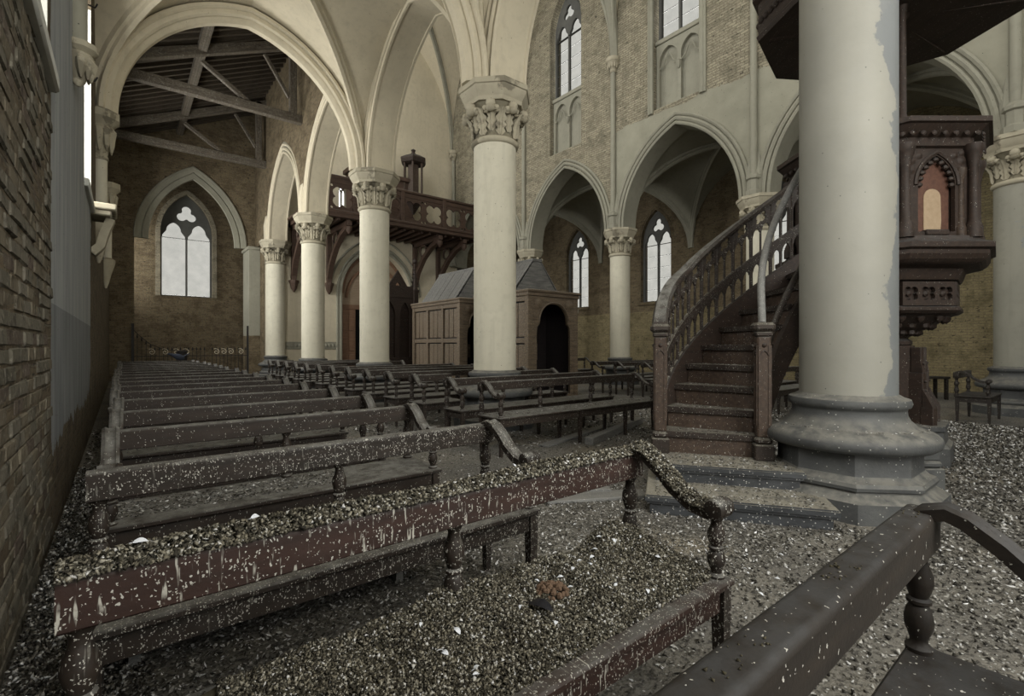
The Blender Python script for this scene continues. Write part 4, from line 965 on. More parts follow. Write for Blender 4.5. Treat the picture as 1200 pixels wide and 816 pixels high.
for s2 in (-1, 1):
    for zz, rr in ((3.1, .045), (3.2, .05), (3.28, .035), (3.25, .04)):
        m.lathe([(0.0, 0), (rr, 0.006), (rr * .5, 0.02), (0.0, 0.024)], 7, mat=Matrix.Translation((0.80, s2 * (0.26 - (0.08 if zz == 3.25 else 0) ), zz)) @ Matrix.Rotation(PI / 2, 4, 'Y'))
face_meshes['arch_carving'] = m.mesh('arch_carving', M['pulpit'], 40)
m = MB(); m.lathe([(0.05, 2.42), (0.05, 2.5), (0.035, 2.54), (0.03, 2.56), (0.028, 3.0), (0.035, 3.02), (0.05, 3.08), (0.05, 3.12)], 10, 0.80, 0.25); face_meshes['colonnette'] = m.mesh('colonnette', M['stair_red'], 40)
m = MB(); m.lathe([(0.075, 2.40), (0.075, 2.5), (0.06, 2.55), (0.045, 2.58), (0.042, 3.12), (0.05, 3.14), (0.05, 3.17), (0.075, 3.27), (0.085, 3.29), (0.085, 3.35)], 10, 0.84 * math.cos(q8) * c8, 0.84 * math.sin(q8) * c8); face_meshes['corner_column'] = m.mesh('corner_column', M['pulpit'], 40)
m = MB()
for i in range(7): m.lathe([(0.0, 0), (0.03, 0.006), (0.02, 0.02), (0.0, 0.026)], 6, mat=Matrix.Translation((0.90, -0.33 + i * 0.11, 3.44)) @ Matrix.Rotation(PI / 2 - 0.4, 4, 'Y'))
face_meshes['cornice_carving'] = m.mesh('cornice_carving', M['pulpit'], 40)
m = MB()
for i in range(3):
    for s2 in (-1, 0, 1): m.lathe([(0.0, -.05), (0.05 - .008 * i, -.02), (0.045, .015), (0.0, 0.05)], 7, mat=Matrix.Translation((0.36 + 0.12 * i, s2 * (0.1 + .05 * i), 1.45 + 0.07 * i)))
face_meshes['corbel_foliage'] = m.mesh('corbel_foliage', M['pulpit'], 40)
for k in range(8):
    for nm, me in face_meshes.items():
        if k == 0 and nm == 'niche_back' : pass
        link(nm, me, pu, (0, 0, 0), (0, 0, k * PI / 4))
m = MB(); pl = [(-0.088, 2.50), (-0.088, 2.82)] + arc_pts(0, 0.088, 2.84, 0.085, 5) + [(0.088, 2.82), (0.095, 2.6), (0.088, 2.50)]
m.add([(0.752, u, z) for u, z in pl] + [(0.742, u, z) for u, z in pl], [tuple(range(len(pl)))] + [(i, (i + 1) % len(pl), len(pl) + (i + 1) % len(pl), len(pl) + i) for i in range(len(pl))])
o = obj('bare_patch', m, M['bare'], pu, 20); o['label'] = 'pale bare wood patch where a carving is missing'
m = MB(); m.box(0.70, 0.83, -0.12, 0.12, 2.43, 2.49, 0.01); obj('niche_pedestal', m, M['pulpit'], pu)
# buttressed stem
for k in range(8):
    b = MB(); mt = Matrix.Rotation(k * PI / 4 + q8, 4, 'Z') @ Matrix.Translation((0.12, 0, 0))
    b.box(0.20, 0.36, -0.035, 0.035, 0.42, 1.0, 0.005, mt); b.box(0.24, 0.34, -0.03, 0.03, 1.0, 1.28, 0.005, mt)
    b.add([mt @ Vector(p) for p in [(0.36, -0.035, 1.0), (0.36, 0.035, 1.0), (0.34, 0.03, 1.12), (0.34, -0.03, 1.12), (0.34, -0.035, 1.0), (0.34, 0.035, 1.0)]], [(0, 1, 2, 3), (0, 3, 4), (1, 5, 2)])
    b.box(0.34, 0.46, -0.04, 0.04, 0.42, 0.62, 0.005, mt); b.add([mt @ Vector(p) for p in [(0.46, -0.04, 0.62), (0.46, 0.04, 0.62), (0.36, 0.04, 0.82), (0.36, -0.04, 0.82), (0.36, -0.04, 0.62), (0.36, 0.04, 0.62)]], [(0, 1, 2, 3), (0, 3, 4), (1, 5, 2)])
    for zz in (0.7, 0.8, 0.9, 1.0, 1.1): b.lathe([(0, -.02), (0.02, 0), (0, .02)], 5, mat=mt @ Matrix.Translation((0.37 if zz < 1 else 0.35, 0, zz)))
    obj('buttress', b, M['pulpit'], pu, 20)
obj('stone_foot', oct_(MB(), [(0.66, 0), (0.66, 0.2), (0.62, 0.24), (0.60, 0.36), (0.62, 0.38), (0.62, 0.43)]), M['base'], pu, 20)
# canopy
cc_ = cw(4.3, 5.5)
ca = thing('pulpit_canopy', 'dark carved octagonal sounding board hanging over the pulpit', 'canopy', (cc_[0], cc_[1], 5.0), face_a + R(6))
obj('rim', oct_(MB(), [(1.17, -0.02), (1.27, -0.02), (1.29, 0.03), (1.27, 0.06), (1.27, 0.42), (1.33, 0.46), (1.33, 0.52), (1.17, 0.52)]), M['pulpit'], ca, 20)
obj('soffit', oct_(MB(), [(1.2, 0.04), (1.2, 0.1)]), M['pulpit_red'], ca, 20)
m = MB()
for k in range(8):
    q = k * PI / 4 + q8; m.tube([(1.25 * math.cos(q), 1.25 * math.sin(q), 0.0), (0.3 * math.cos(q), 0.3 * math.sin(q), 0.02)], 0.04, 5)
m2 = m; m2.lathe([(0.0, -0.1), (0.12, -0.06), (0.2, 0.03), (0.24, 0.05)], 12)
for r in (0.55, 0.9):
    pts = [(r * math.cos(k * PI / 4 + q8), r * math.sin(k * PI / 4 + q8), 0.01) for k in range(9)]; m2.tube(pts, 0.028, 5)
obj('soffit_rib', m2, M['pulpit'], ca, 30)
m = MB()
for k in range(8):
    for r in (0.4, 0.72, 1.05):
        for s2 in (-0.16, 0, 0.16) if r > 0.5 else (0,): m.lathe([(0, 0), (0.09, 0.0), (0.06, -.03), (0, -.05)], 7, mat=Matrix.Translation((r * math.cos(k * PI / 4 + s2), r * math.sin(k * PI / 4 + s2), 0.045)))
obj('soffit_carving', m, M['pulpit_red'], ca, 30)
m = MB()
for i in range(11):
    x = -0.46 + i * 0.092
    m.lathe([(0.0, 0), (0.045, 0.008), (0.03, 0.03), (0.0, 0.04)], 7, mat=Matrix.Translation((1.27, x, 0.2)) @ Matrix.Rotation(PI / 2, 4, 'Y'))
    m.lathe([(0.01, 0.5), (0.035, 0.56), (0.01, 0.63), (0.03, 0.67), (0.0, 0.72)], 6, 1.3, x)
rc = m.mesh('rim_carving', M['pulpit'], 40)
for k in range(8): link('rim_carving', rc, ca, (0, 0, 0), (0, 0, k * PI / 4))
pcol = cw(4.24, 5.28)
m = MB(); m.lathe([(0.08, 3.58), (0.08, 3.64), (0.05, 3.68), (0.06, 3.74), (0.035, 3.8), (0.032, 4.9), (0.06, 5.02)], 10); tag(obj('canopy_post', m, M['pulpit'], None, 50, loc=(pcol[0], pcol[1], 0)), 'thin turned post linking the pulpit cornice to its canopy', 'post')
# block behind the big column's base
m = MB(); bq = cw(3.55, 4.22); m.box(-0.13, 0.13, -0.1, 0.1, 0, 0.26, 0.01); m.box(-0.12, 0.12, -0.09, 0.09, 0.26, 0.32, 0.02); m.box(-0.10, 0.10, -0.08, 0.08, 0.32, 0.5, 0.01)
tag(obj('stone_block', m, M['base'], None, loc=(bq[0], bq[1], 0), rot=(0, 0, face_a)), 'small moulded stone block just right of the massive column base', 'stone')

# ================================================================== gallery and far end
ga = thing('organ_gallery', 'wooden organ gallery with pierced quatrefoil balustrade across the nave end', 'gallery', (5.05, 18.4, 6.2))
GW = 7.85
m = MB(); m.box(0, GW, -0.08, 0.14, -0.05, 0.16, 0.02); m.box(0, GW, -0.12, 0.16, 0.1, 0.2, 0.02); obj('front_beam', m, M['gallery'], ga)
m = MB(); m.box(0, GW, -0.1, 0.14, 1.38, 1.5, 0.03); m.box(0, GW, -0.05, 0.09, 1.2, 1.38, 0.01); obj('top_rail', m, M['gallery'], ga)
m = MB(); m.box(0, GW, 0.1, 2.5, 0.0, 0.08); obj('floor_boards', m, M['gallery'], ga)
m = MB(); m.box(-0.05, 0.05, 0.1, 2.5, -0.14, 0.0); jm = m.mesh('joist', M['gallery'], 0)
for k in range(20): link('joist', jm, ga, (0.2 + k * 0.39, 0, 0))
pwid = GW / 8
v, f = plate([(0, 0.2), (pwid, 0.2), (pwid, 1.22), (0, 1.22)], [foil(pwid / 2, 0.70, 0.45, 4, 7, PI / 4)] + [circ(pwid / 2 + s1 * 0.41, 0.70 + s2 * 0.41, 0.055, 6) for s1 in (-1, 1) for s2 in (-1, 1)], 0.06)
m = MB(); m.add([(x, z, y) for x, y, z in v], f); m.tube([(pwid / 2 + 0.46 * math.cos(2 * PI * i / 20), 0, 0.7 + 0.46 * math.sin(2 * PI * i / 20)) for i in range(21)], 0.03, 5)
bm_ = m.mesh('balustrade_panel', M['gallery'], 20)
for k in range(8): link('balustrade_panel', bm_, ga, (k * pwid, 0, 0))
m = MB(); m.box(-0.09, 0.09, -0.09, 0.1, 0.15, 1.42, 0.015); pm_ = m.mesh('balustrade_post', M['gallery'], 0)
for k in (0.1, 2 * pwid, 4 * pwid, 6 * pwid, GW - 0.1): link('balustrade_post', pm_, ga, (k, 0, 0))
for x in (0.35, 1.75, 5.75, 7.0):
    b = MB(); b.sweep([(x, 2.45, -2.2), (x, 2.1, -1.5), (x, 1.5, -0.9), (x, 0.8, -0.5), (x, 0.1, -0.3)], [(-0.1, -0.09), (0.1, -0.09), (0.1, 0.09), (-0.1, 0.09)], (1, 0, 0))
    b.box(x - 0.09, x + 0.09, 2.3, 2.5, -2.3, 0, 0.01); b.box(x - 0.09, x + 0.09, 0, 2.5, -0.3, -0.12, 0.01)
    o = obj('bracket', b, M['gallery'], ga)
    c = MB(); c.lathe([(0.03, -2.75), (0.12, -2.6), (0.16, -2.42), (0.2, -2.36), (0.2, -2.28)], 8, x, 2.38); c2_ = MB(); c2_.lathe([(0.02, -0.62), (0.12, -0.5), (0.13, -0.34)], 8, x, 0.1); obj('pendant', c2_, M['gallery'], o)
    c3_ = MB(); c3_.tube([(x, 1.6 + 0.3 * math.cos(q), -0.55 + 0.25 * math.sin(q)) for q in [i * PI / 6 for i in range(13)]], 0.05, 5); obj('tracery_ring', c3_, M['gallery'], o); obj('corbel', c, M['gallery'], o)
# organ remains: turret
t = thing('organ_case', 'dark red remnant of the organ case with a capped turret above the gallery', 'organ', (10.0, 19.6, 6.28))
m = MB(); m.box(-2.6, 0.2, 0.2, 0.9, 0, 2.3, 0.02); m.box(-2.7, 0.3, 0.1, 1.0, 2.25, 2.45, 0.03); obj('case', m, M['gallery'], t)
m = MB(); m.lathe([(0.05, 0.9), (0.36, 1.4), (0.52, 1.55), (0.52, 1.65), (0.42, 1.7), (0.42, 1.8)], 6, 0.2, 0.2); obj('turret_base', m, M['pulpit'], t, 20)
m = MB(); m.lathe([(0.42, 3.1), (0.55, 3.15), (0.62, 3.28), (0.62, 3.35), (0.36, 3.5), (0.12, 3.6), (0.07, 3.7), (0.12, 3.77), (0.0, 3.85)], 6, 0.2, 0.2); obj('turret_cap', m, M['pulpit'], t, 20)
m = MB()
for k in range(6): m.lathe([(0.06, 1.75), (0.045, 1.85), (0.045, 3.05), (0.07, 3.15)], 6, 0.2 + 0.43 * math.cos(k * PI / 3), 0.2 + 0.43 * math.sin(k * PI / 3))
m.lathe([(0.26, 1.75), (0.26, 3.15)], 6, 0.2, 0.2); obj('turret_columns', m, M['stair_red'], t)
for k in range(5):
    m = MB(); x = -2.3 + 0.42 * k; m.lathe([(0.04, 2.4), (0.08, 2.6), (0.08, 3.2 + 0.1 * (k % 2))], 8, x, 0.5); obj('organ_pipe_block', m, M['gallery'], t)
# door under the gallery
mb = MB()
for off, r in ((0.06, 0.07), (0.2, 0.05), (0.5, 0.045)): moulding(mb, 'y', 20.87, 9.0, 1.62, 3.6, 2.0, off, r)
for s2 in (-1, 1):
    for off, r in ((0.06, 0.07), (0.2, 0.05)): mb.tube([(9 + s2 * (1.62 + off), 20.87, 0), (9 + s2 * (1.62 + off), 20.87, 3.6)], r, 6)
struct('trim_12', mb, M['plaster_grey'])
dm = MB(); dm.box(9 - 1.6, 9 + 1.6, 21.2, 21.28, 2.9, 3.1, 0.01); dm.box(9 - 0.08, 9 + 0.08, 21.2, 21.3, 0, 2.95, 0.01)
for s2 in (-1, 1): dm.box(9 + s2 * 1.56 - .06, 9 + s2 * 1.56 + .06, 21.2, 21.3, 0, 3.0, 0.01)
door = struct('door_1', dm, M['door'])
m = MB(); m.box(7.46, 8.1, 21.24, 21.28, 0, 2.9)
for zz in (0.15, 1.05, 1.95):
    m.box(7.52, 7.74, 21.21, 21.25, zz, zz + 0.75, 0.01); m.box(7.8, 8.04, 21.21, 21.25, zz, zz + 0.75, 0.01)
obj('door_leaf', m, M['door'], door)
m = MB(); m.box(9.6, 10.54, 21.24, 21.28, 0, 2.9)
for zz in (0.15, 1.05, 1.95): m.box(9.7, 10.4, 21.21, 21.25, zz, zz + 0.75, 0.01)
obj('door_leaf', m, M['door'], door)
m = MB(); m.box(7.38, 10.62, 21.34, 21.38, 0, 3.0); obj('dark_opening', m, M['void'], door)  # black panel standing in for the unlit space beyond the door
m = MB(); pl = lancet(9.0, 1.6, 3.1, 3.6, 1.98, 10); m.add([(u, 21.27, z) for u, z in pl], [tuple(range(len(pl)))]); obj('tympanum', m, M['tymp'], door, 0)
m = MB(); moulding(m, 'y', 21.22, 9.0, 1.3, 3.4, 1.5, 0.0, 0.07); moulding(m, 'y', 21.22, 9.0, 1.45, 3.6, 1.9, 0.0, 0.06); obj('tympanum_rib', m, M['door'], door)
mb = MB(); mb.box(5.05, 7.2, 20.86, 20.92, 1.15, 1.45, 0.01)
for k in range(14): mb.lathe([(0, 0), (0.09, 0.01), (0.05, .03), (0, .04)], 6, mat=Matrix.Translation((5.2 + k * 0.15, 20.86, 1.3)) @ Matrix.Rotation(PI / 2, 4, 'X'))
struct('trim_13', mb, M['plaster_grey'])

# confessionals
def confessional(loc, rz, label, Lx, Ly, H, roof_y0, roof_y1, rh, group):
    t = thing('confessional', label, 'confessional', loc, rz, group)
    for (x, y) in ((0, 0), (Lx, 0), (0, Ly), (Lx, Ly)):
        m = MB(); m.box(x - 0.07, x + 0.07, y - 0.07, y + 0.07, 0, H, 0.01); obj('corner_post', m, M['conf'], t)
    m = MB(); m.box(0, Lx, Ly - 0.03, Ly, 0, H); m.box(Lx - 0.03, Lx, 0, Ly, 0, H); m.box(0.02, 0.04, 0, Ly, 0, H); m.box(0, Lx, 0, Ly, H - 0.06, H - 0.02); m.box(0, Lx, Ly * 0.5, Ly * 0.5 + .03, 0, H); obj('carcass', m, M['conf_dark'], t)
    m = MB(); m.box(-0.12, Lx + 0.12, -0.14, Ly + 0.12, H - 0.02, H + 0.05, 0.02); m.box(-0.09, Lx + 0.09, -0.1, Ly + 0.09, H - 0.1, H, 0.01); obj('cornice', m, M['conf'], t)
    # panelled side facing the aisle: posts and sunk panels
    n = max(2, int(round(Ly / 0.9))); pw = Ly / n
    for k in range(1, n): m = MB(); m.box(-0.06, 0.04, k * pw - 0.05, k * pw + 0.05, 0, H - 0.1, 0.008); obj('stile', m, M['conf'], t)
    for zz in (0.05, H * 0.53, H - 0.22): m = MB(); m.box(-0.05, 0.03, 0, Ly, zz, zz + 0.12, 0.008); obj('cross_rail', m, M['conf'], t)
    for k in range(n):
        for (za, zb) in ((0.2, H * 0.53 - 0.03), (H * 0.53 + 0.15, H - 0.25)):
            for j in range(3):
                y0 = k * pw + 0.08 + j * (pw - 0.16) / 3; m = MB(); m.box(-0.02, 0.03, y0 + 0.012, y0 + (pw - 0.16) / 3 - 0.012, za, zb, 0.01); obj('panel', m, M['conf'], t)
    # open arched front
    v, f = plate([(0.05, 0.0), (0.16, 0), (0.16, 0.001), (Lx - 0.05, 0.0), (Lx - 0.05, H - 0.08), (0.05, H - 0.08)], [[(0.2, 0.12), (0.2, H * 0.6)] + [(0.22, H * .68), (0.3, H * .71)] + arc_pts(Lx / 2, Lx / 2 - 0.3, H * 0.73, 0.42, 7) + [(Lx - 0.3, H * .71), (Lx - 0.22, H * .68), (Lx - 0.2, H * 0.6), (Lx - 0.2, 0.12)]], 0.06)
    m = MB(); m.add([(x, -0.03 + z, y) for x, y, z in v], f); m.tube([(u, -0.07, z) for u, z in arc_pts(Lx / 2, Lx / 2 - 0.27, H * 0.73, 0.45, 9)], 0.025, 5)
    for s2 in (-1, 1): m.lathe([(0, 0), (0.13, 0.01), (0.06, .04), (0, .05)], 8, mat=Matrix.Translation((Lx / 2 + s2 * (Lx / 2 - 0.25), -0.06, H - 0.27)) @ Matrix.Rotation(PI / 2, 4, 'X'))
    obj('arched_front', m, M['conf_dark'] if False else M['conf'], t, 20)
    m = MB()
    for k in range(9):
        m.box(0.25 + k * 0.035, 0.258 + k * 0.035, 0.3, 0.31, 0.95, 1.35); m.box(0.25, 0.54, 0.3, 0.31, 0.95 + k * 0.047, 0.958 + k * 0.047)
    obj('lattice', m, M['conf'], t, 0)
    # steep boarded roof
    ym = (roof_y0 + roof_y1) / 2; nbd = 14; x0r, x1r = 0.1, Lx - 0.1
    for k in range(nbd):
        ya = roof_y0 + (roof_y1 - roof_y0) * k / nbd; yb = roof_y0 + (roof_y1 - roof_y0) * (k + 1) / nbd - 0.008; dz = random.uniform(0, 0.015)
        for s2 in (0, 1):
            xa = -0.02 if s2 == 0 else Lx + 0.02; xb = Lx / 2 + (-0.12 if s2 == 0 else 0.12)
            sgn = -1 if s2 == 0 else 1
            m = MB(); m.add([(xa, ya, H + 0.03), (xa, yb, H + 0.03), (xb, yb, H + rh), (xb, ya, H + rh), (xa + sgn * .03, ya, H + 0.03 + dz), (xa + sgn * .03, yb, H + 0.03 + dz), (xb + sgn * .03, yb, H + rh + dz), (xb + sgn * .03, ya, H + rh + dz)], [(0, 1, 2, 3), (4, 5, 6, 7), (0, 1, 5, 4), (1, 2, 6, 5), (2, 3, 7, 6), (3, 0, 4, 7)])
            obj('roof_board', m, M['slate'], t, 0)
    m = MB(); m.box(Lx / 2 - 0.16, Lx / 2 + 0.16, roof_y0 - 0.03, roof_y1 + 0.03, H + rh - 0.02, H + rh + 0.05, 0.015); m.add([(0, roof_y0, H), (Lx, roof_y0, H), (Lx / 2 + .1, roof_y0, H + rh), (Lx / 2 - .1, roof_y0, H + rh), (0, roof_y1, H), (Lx, roof_y1, H), (Lx / 2 + .1, roof_y1, H + rh), (Lx / 2 - .1, roof_y1, H + rh)], [(0, 1, 2, 3), (4, 5, 6, 7)]); obj('ridge', m, M['slate'], t, 0)
    return t
GC = 'two confessionals in the nave'
confessional((7.3, 8.5, 0), 0, 'dark confessional with open arched front right of the middle white column', 1.5, 2.0, 2.55, 0.55, 1.75, 0.85, GC)
confessional((7.43, 11.6, 0), 0, 'panelled brown confessional with grey gabled roof left of the middle white column', 1.5, 2.7, 2.6, 0.2, 2.2, 0.95, GC)
# gothic screen with pinnacle
t = thing('gothic_screen', 'black carved Gothic screen with crocketed pinnacle beside the panelled confessional', 'screen', (6.55, 15.0, 0), 0.1)
v, f = plate([(0, 0), (1.25, 0), (1.25, 3.3), (0, 3.3)], [lancet(0.32, 0.2, 0.9, 2.3, 0.45, 6), lancet(0.9, 0.2, 0.9, 2.3, 0.45, 6)], 0.08)
m = MB(); m.add([(x, z, y) for x, y, z in v], f); m.box(0, 1.25, 0.08, 0.6, 0, 3.1); obj('body', m, M['pulpit'], t, 20)
for x in (-0.05, 1.3):
    m = MB(); m.box(x - 0.09, x + 0.09, -0.1, 0.12, 0, 3.2, 0.01); m.lathe([(0.13, 3.2), (0.1, 3.3), (0.05, 3.8), (0.02, 4.1), (0.08, 4.15), (0.08, 4.2), (0.02, 4.25), (0.0, 4.35)], 6, x, 0)
    for k in range(5): m.lathe([(0, 0), (.05, .03), (0, .06)], 5, x + 0.12 - .02 * k, 0, mat=Matrix.Translation((0, 0, 3.3 + .14 * k))); m.lathe([(0, 0), (.05, .03), (0, .06)], 5, x - 0.12 + .02 * k, 0, mat=Matrix.Translation((0, 0, 3.3 + .14 * k)))
    obj('pinnacle', m, M['pulpit'], t, 30)
v, f = plate([(0, 2.9), (1.25, 2.9), (0.625, 3.8)], [foil(0.625, 3.2, 0.2, 3, 6, PI / 2)], 0.08); m = MB(); m.add([(x, -0.02 + z, y) for x, y, z in v], f); obj('gable', m, M['pulpit'], t)
# stone pedestal
m = MB(); m.box(-0.14, 0.14, -0.14, 0.14, 0, 1.9, 0.01); m.box(-0.17, 0.17, -0.17, 0.17, 1.9, 1.98, 0.02); m.box(-0.15, 0.15, -0.15, 0.15, 1.98, 2.15); m.box(-0.19, 0.19, -0.19, 0.19, 2.15, 2.28, 0.03)
tag(obj('stone_pedestal', m, M['plaster_grey'], None, loc=(9.45, 9.3, 0)), 'square grey stone pedestal at the right side of the dark confessional', 'pedestal')

# iron railing before the chapel
t = thing('iron_railing', 'wrought iron railing with scrolls in front of the brick chapel', 'railing', (0.3, 22.3, 0))
m = MB(); m.tube([(0, 0, 0.9), (3.7, 0, 0.9)], 0.015, 4); m.tube([(0, 0, 0.15), (3.7, 0, 0.15)], 0.015, 4); m.tube([(0, 0, 1.9), (0.15, 0, 1.7), (0.5, 0, 1.35), (0.9, 0, 1.15), (1.3, 0, 1.1)], 0.015, 4); obj('rail', m, M['iron'], t)
m = MB(); m.tube([(0, 0, 0), (0, 0, 1.12)], 0.010, 4); m.lathe([(0.0, 1.1), (0.03, 1.15), (0, 1.25)], 4); bmn = m.mesh('bar', M['iron'], 0)
for k in range(29):
    if 17 < k < 19: continue
    link('bar', bmn, t, (0.13 * k, 0, 0), None, (1, 1, 1.0 + (0.5 * max(0, 1 - k / 5) if k < 5 else 0)))
m = MB(); m.box(-0.04, 0.04, -0.04, 0.04, 0, 2.1); pm_ = m.mesh('railing_post', M['iron'], 0)
for x in (0.0, 3.72): link('railing_post', pm_, t, (x, 0, 0))
m = MB(); m.tube([(0.05 * 2.718 ** (0.18 * q) * math.cos(q) * 0.6, 0, 1.05 + 0.05 * 2.718 ** (0.18 * q) * math.sin(q) * 0.6) for q in [i * 0.5 for i in range(18)]], 0.014, 4); sm_ = m.mesh('scroll', M['plaster'] , 0)
for x in (0.55, 0.95, 1.3, 1.6, 2.6, 2.85, 3.1, 3.45): link('scroll', sm_, t, (x, -0.02, 0))
t = thing('candle_stand', 'small dark urn-shaped stand in front of the chapel railing', 'stand', (1.75, 21.9, 0))
m = MB(); m.lathe([(0.18, 0), (0.18, 0.05), (0.06, 0.12), (0.05, 0.5), (0.12, 0.6), (0.17, 0.8), (0.16, 1.0), (0.19, 1.08), (0.1, 1.12)], 12); obj('urn', m, M['iron'], t)
# pigeon on the farthest rail
t = thing('pigeon', 'slate-blue pigeon perched on the rail of the farthest left pew', 'pigeon', (1.3, 17.4, 0.85), 0.15)
m = MB(); prof = [(0.0, -0.17), (0.05, -0.14), (0.085, -0.06), (0.09, 0.02), (0.065, 0.10), (0.045, 0.14), (0.042, 0.17), (0.035, 0.2), (0.0, 0.22)]
m.lathe(prof, 14, mat=Matrix.Translation((0, 0, 0.11)) @ Matrix.Rotation(R(-68), 4, 'Y'))
m.lathe([(0, -0.04), (0.036, -0.02), (0.04, 0.01), (0, 0.04)], 10, -0.22, 0, mat=Matrix.Translation((0, 0, 0.2))); m.lathe([(0.012, 0), (0.001, 0.035)], 6, mat=Matrix.Translation((-0.25, 0, 0.195)) @ Matrix.Rotation(R(-95), 4, 'Y')); obj('body', m, M['pigeon'], t, 60)
m = MB(); m.box(0.1, 0.32, -0.04, 0.04, -0.01, 0.01, 0.003, Matrix.Translation((0, 0, 0.06)) @ Matrix.Rotation(R(-28), 4, 'Y')); obj('tail', m, M['pigeon'], t)
for s2 in (-1, 1):
    m = MB(); m.lathe([(0, -0.13), (0.03, -0.08), (0.05, 0.02), (0.02, 0.1), (0, 0.12)], 8, mat=Matrix.Translation((0.02, s2 * 0.075, 0.12)) @ Matrix.Rotation(R(-75), 4, 'Y') @ Matrix.Diagonal((1, 0.4, 1, 1))); obj('wing', m, M['pigeon'], t, 60)
    m = MB(); m.tube([(0.0, s2 * 0.03, 0.06), (0.0, s2 * 0.03, 0.0)], 0.006, 5); m.tube([(-0.04, s2 * 0.03, 0.004), (0.02, s2 * 0.03, 0.004)], 0.005, 4); obj('leg', m, M['stair_red'], t)

# planks lying in the nave aisle
for i, (x, y, L, rz, lab, w_, th) in enumerate([(4.75, 4.32, 2.1, 0.33, 'long grey beam lying under the front nave pew', 0.12, 0.1), (4.2, 4.6, 1.9, 0.28, 'thinner grey board lying behind the beam under the nave pew', 0.14, 0.03), (2.15, 3.7, 1.5, -0.62, 'grey board lying on the floor in the passage by the left pews', 0.16, 0.05), (2.75, 3.0, 0.9, -0.5, 'short pale board lying on the floor left of the pulpit steps', 0.2, 0.03)]):
    m = MB(); m.box(0, L, -w_ / 2, w_ / 2, 0, th, 0.006); tag(obj('floor_plank', m, M['plank'], None, loc=(x, y, 0.0), rot=(0, 0, rz)), lab, 'plank')

# ================================================================== droppings, feathers, litter
def scatter(name, P_, size, mat, flat=0.5, parent=None, chunky=False):
    """P_: (N,3) points; each becomes a small folded flake or chunk with its own tilt"""
    N = len(P_); sz = size * rng.uniform(0.4, 1.5, (N, 1, 1))
    if chunky: base = np.array([[1, 0, -.3], [-.5, .87, -.3], [-.5, -.87, -.3], [0.1, 0, .75]]); F = [(0, 1, 3), (1, 2, 3), (2, 0, 3), (0, 2, 1)]
    else: base = np.array([[1.3, 0, 0.1], [0, .5, -.12], [-1.0, 0.1, 0.15], [0.1, -.5, -.05]]); F = [(0, 1, 2), (0, 2, 3)]
    base = base[None] + rng.uniform(-.3, .3, (N, 4, 3))
    az = rng.uniform(0, 2 * PI, N); el = rng.uniform(-1, 1, N) * flat; ro = rng.uniform(-1, 1, N) * flat
    ca_, sa = np.cos(az), np.sin(az); ce, se = np.cos(el), np.sin(el); cr_, sr = np.cos(ro), np.sin(ro)
    b = base * sz; x, y, z = b[..., 0], b[..., 1], b[..., 2]
    y, z = y * cr_[:, None] - z * sr[:, None], y * sr[:, None] + z * cr_[:, None]
    x, z = x * ce[:, None] - z * se[:, None], x * se[:, None] + z * ce[:, None]
    x, y = x * ca_[:, None] - y * sa[:, None], x * sa[:, None] + y * ca_[:, None]
    V = (np.stack([x, y, z], -1) + P_[:, None, :]).reshape(-1, 3)
    Fi = (np.array(F)[None] + 4 * np.arange(N)[:, None, None]).reshape(-1, 3)
    me = bpy.data.meshes.new(name); me.vertices.add(len(V)); me.vertices.foreach_set('co', V.astype(np.float32).ravel())
    me.loops.add(Fi.size); me.loops.foreach_set('vertex_index', Fi.astype(np.int32).ravel())
    me.polygons.add(len(Fi)); me.polygons.foreach_set('loop_start', np.arange(0, Fi.size, 3, dtype=np.int32))
    me.update(calc_edges=True); me.validate(); me.materials.append(mat)
    o = link(name, me, parent); return o
def U(n, a_, b_): return rng.uniform(a_, b_, n)
from mathutils import noise as mn
def nz(x, y, s, seed=0.0): return mn.noise(Vector((x * s, y * s, seed)))
# floor
n = 60000
yy = 0.3 + 9.5 * U(n, 0, 1) ** 1.7; xx = np.where(U(n, 0, 1) < 0.45, U(n, LX + 0.02, 1.9), U(n, 1.6, 9.5))
d2 = (xx - CX) ** 2 + (yy - CY) ** 2; k = d2 > 0.5; xx = xx[k]; yy = yy[k]
dens_ = np.array([nz(x, y, 1.1, 3.3) + 0.5 * nz(x, y, 3, 7) for x, y in zip(xx, yy)]); k = U(len(xx), -0.55, 0.35) < dens_; xx = xx[k]; yy = yy[k]
# keep the stone steps less covered
sz_ = 0.006 + 0.0016 * np.hypot(xx, yy)
o = scatter('floor_litter', np.stack([xx, yy, U(len(xx), 0.002, 0.012)], -1), sz_.reshape(-1, 1, 1), M['litter'], 0.5); tag(o, 'layer of feathers, droppings and rubble fragments strewn over the church floor', 'litter', kind='stuff')
n = 26000; xx = U(n, LX + 0.05, 3.6); yy = U(n, 1.3, 3.4); k = (np.hypot(xx - CX, yy - CY) > 0.7); xx = xx[k]; yy = yy[k]
o = scatter('near_litter', np.stack([xx, yy, U(len(xx), 0.002, 0.016)], -1), 0.0085, M['litter'], 0.6); tag(o, 'dense litter of white flakes around the legs of the two nearest full pews', 'litter', kind='stuff')
# heaps along the left wall and behind the near pew
n = 14000; yh = U(n, 0.8, 6.5); xh = LX + 0.03 + 0.42 * U(n, 0, 1) ** 1.3
zh = np.maximum(0.0, 0.10 - 0.2 * (xh - LX)) * U(n, 0.2, 1) + 0.01
o = scatter('wall_rubble', np.stack([xh, yh, zh], -1), 0.010, M['litter'], 1.2, chunky=True); tag(o, 'dark heap of droppings and rubble along the foot of the left wall', 'rubble', kind='stuff')
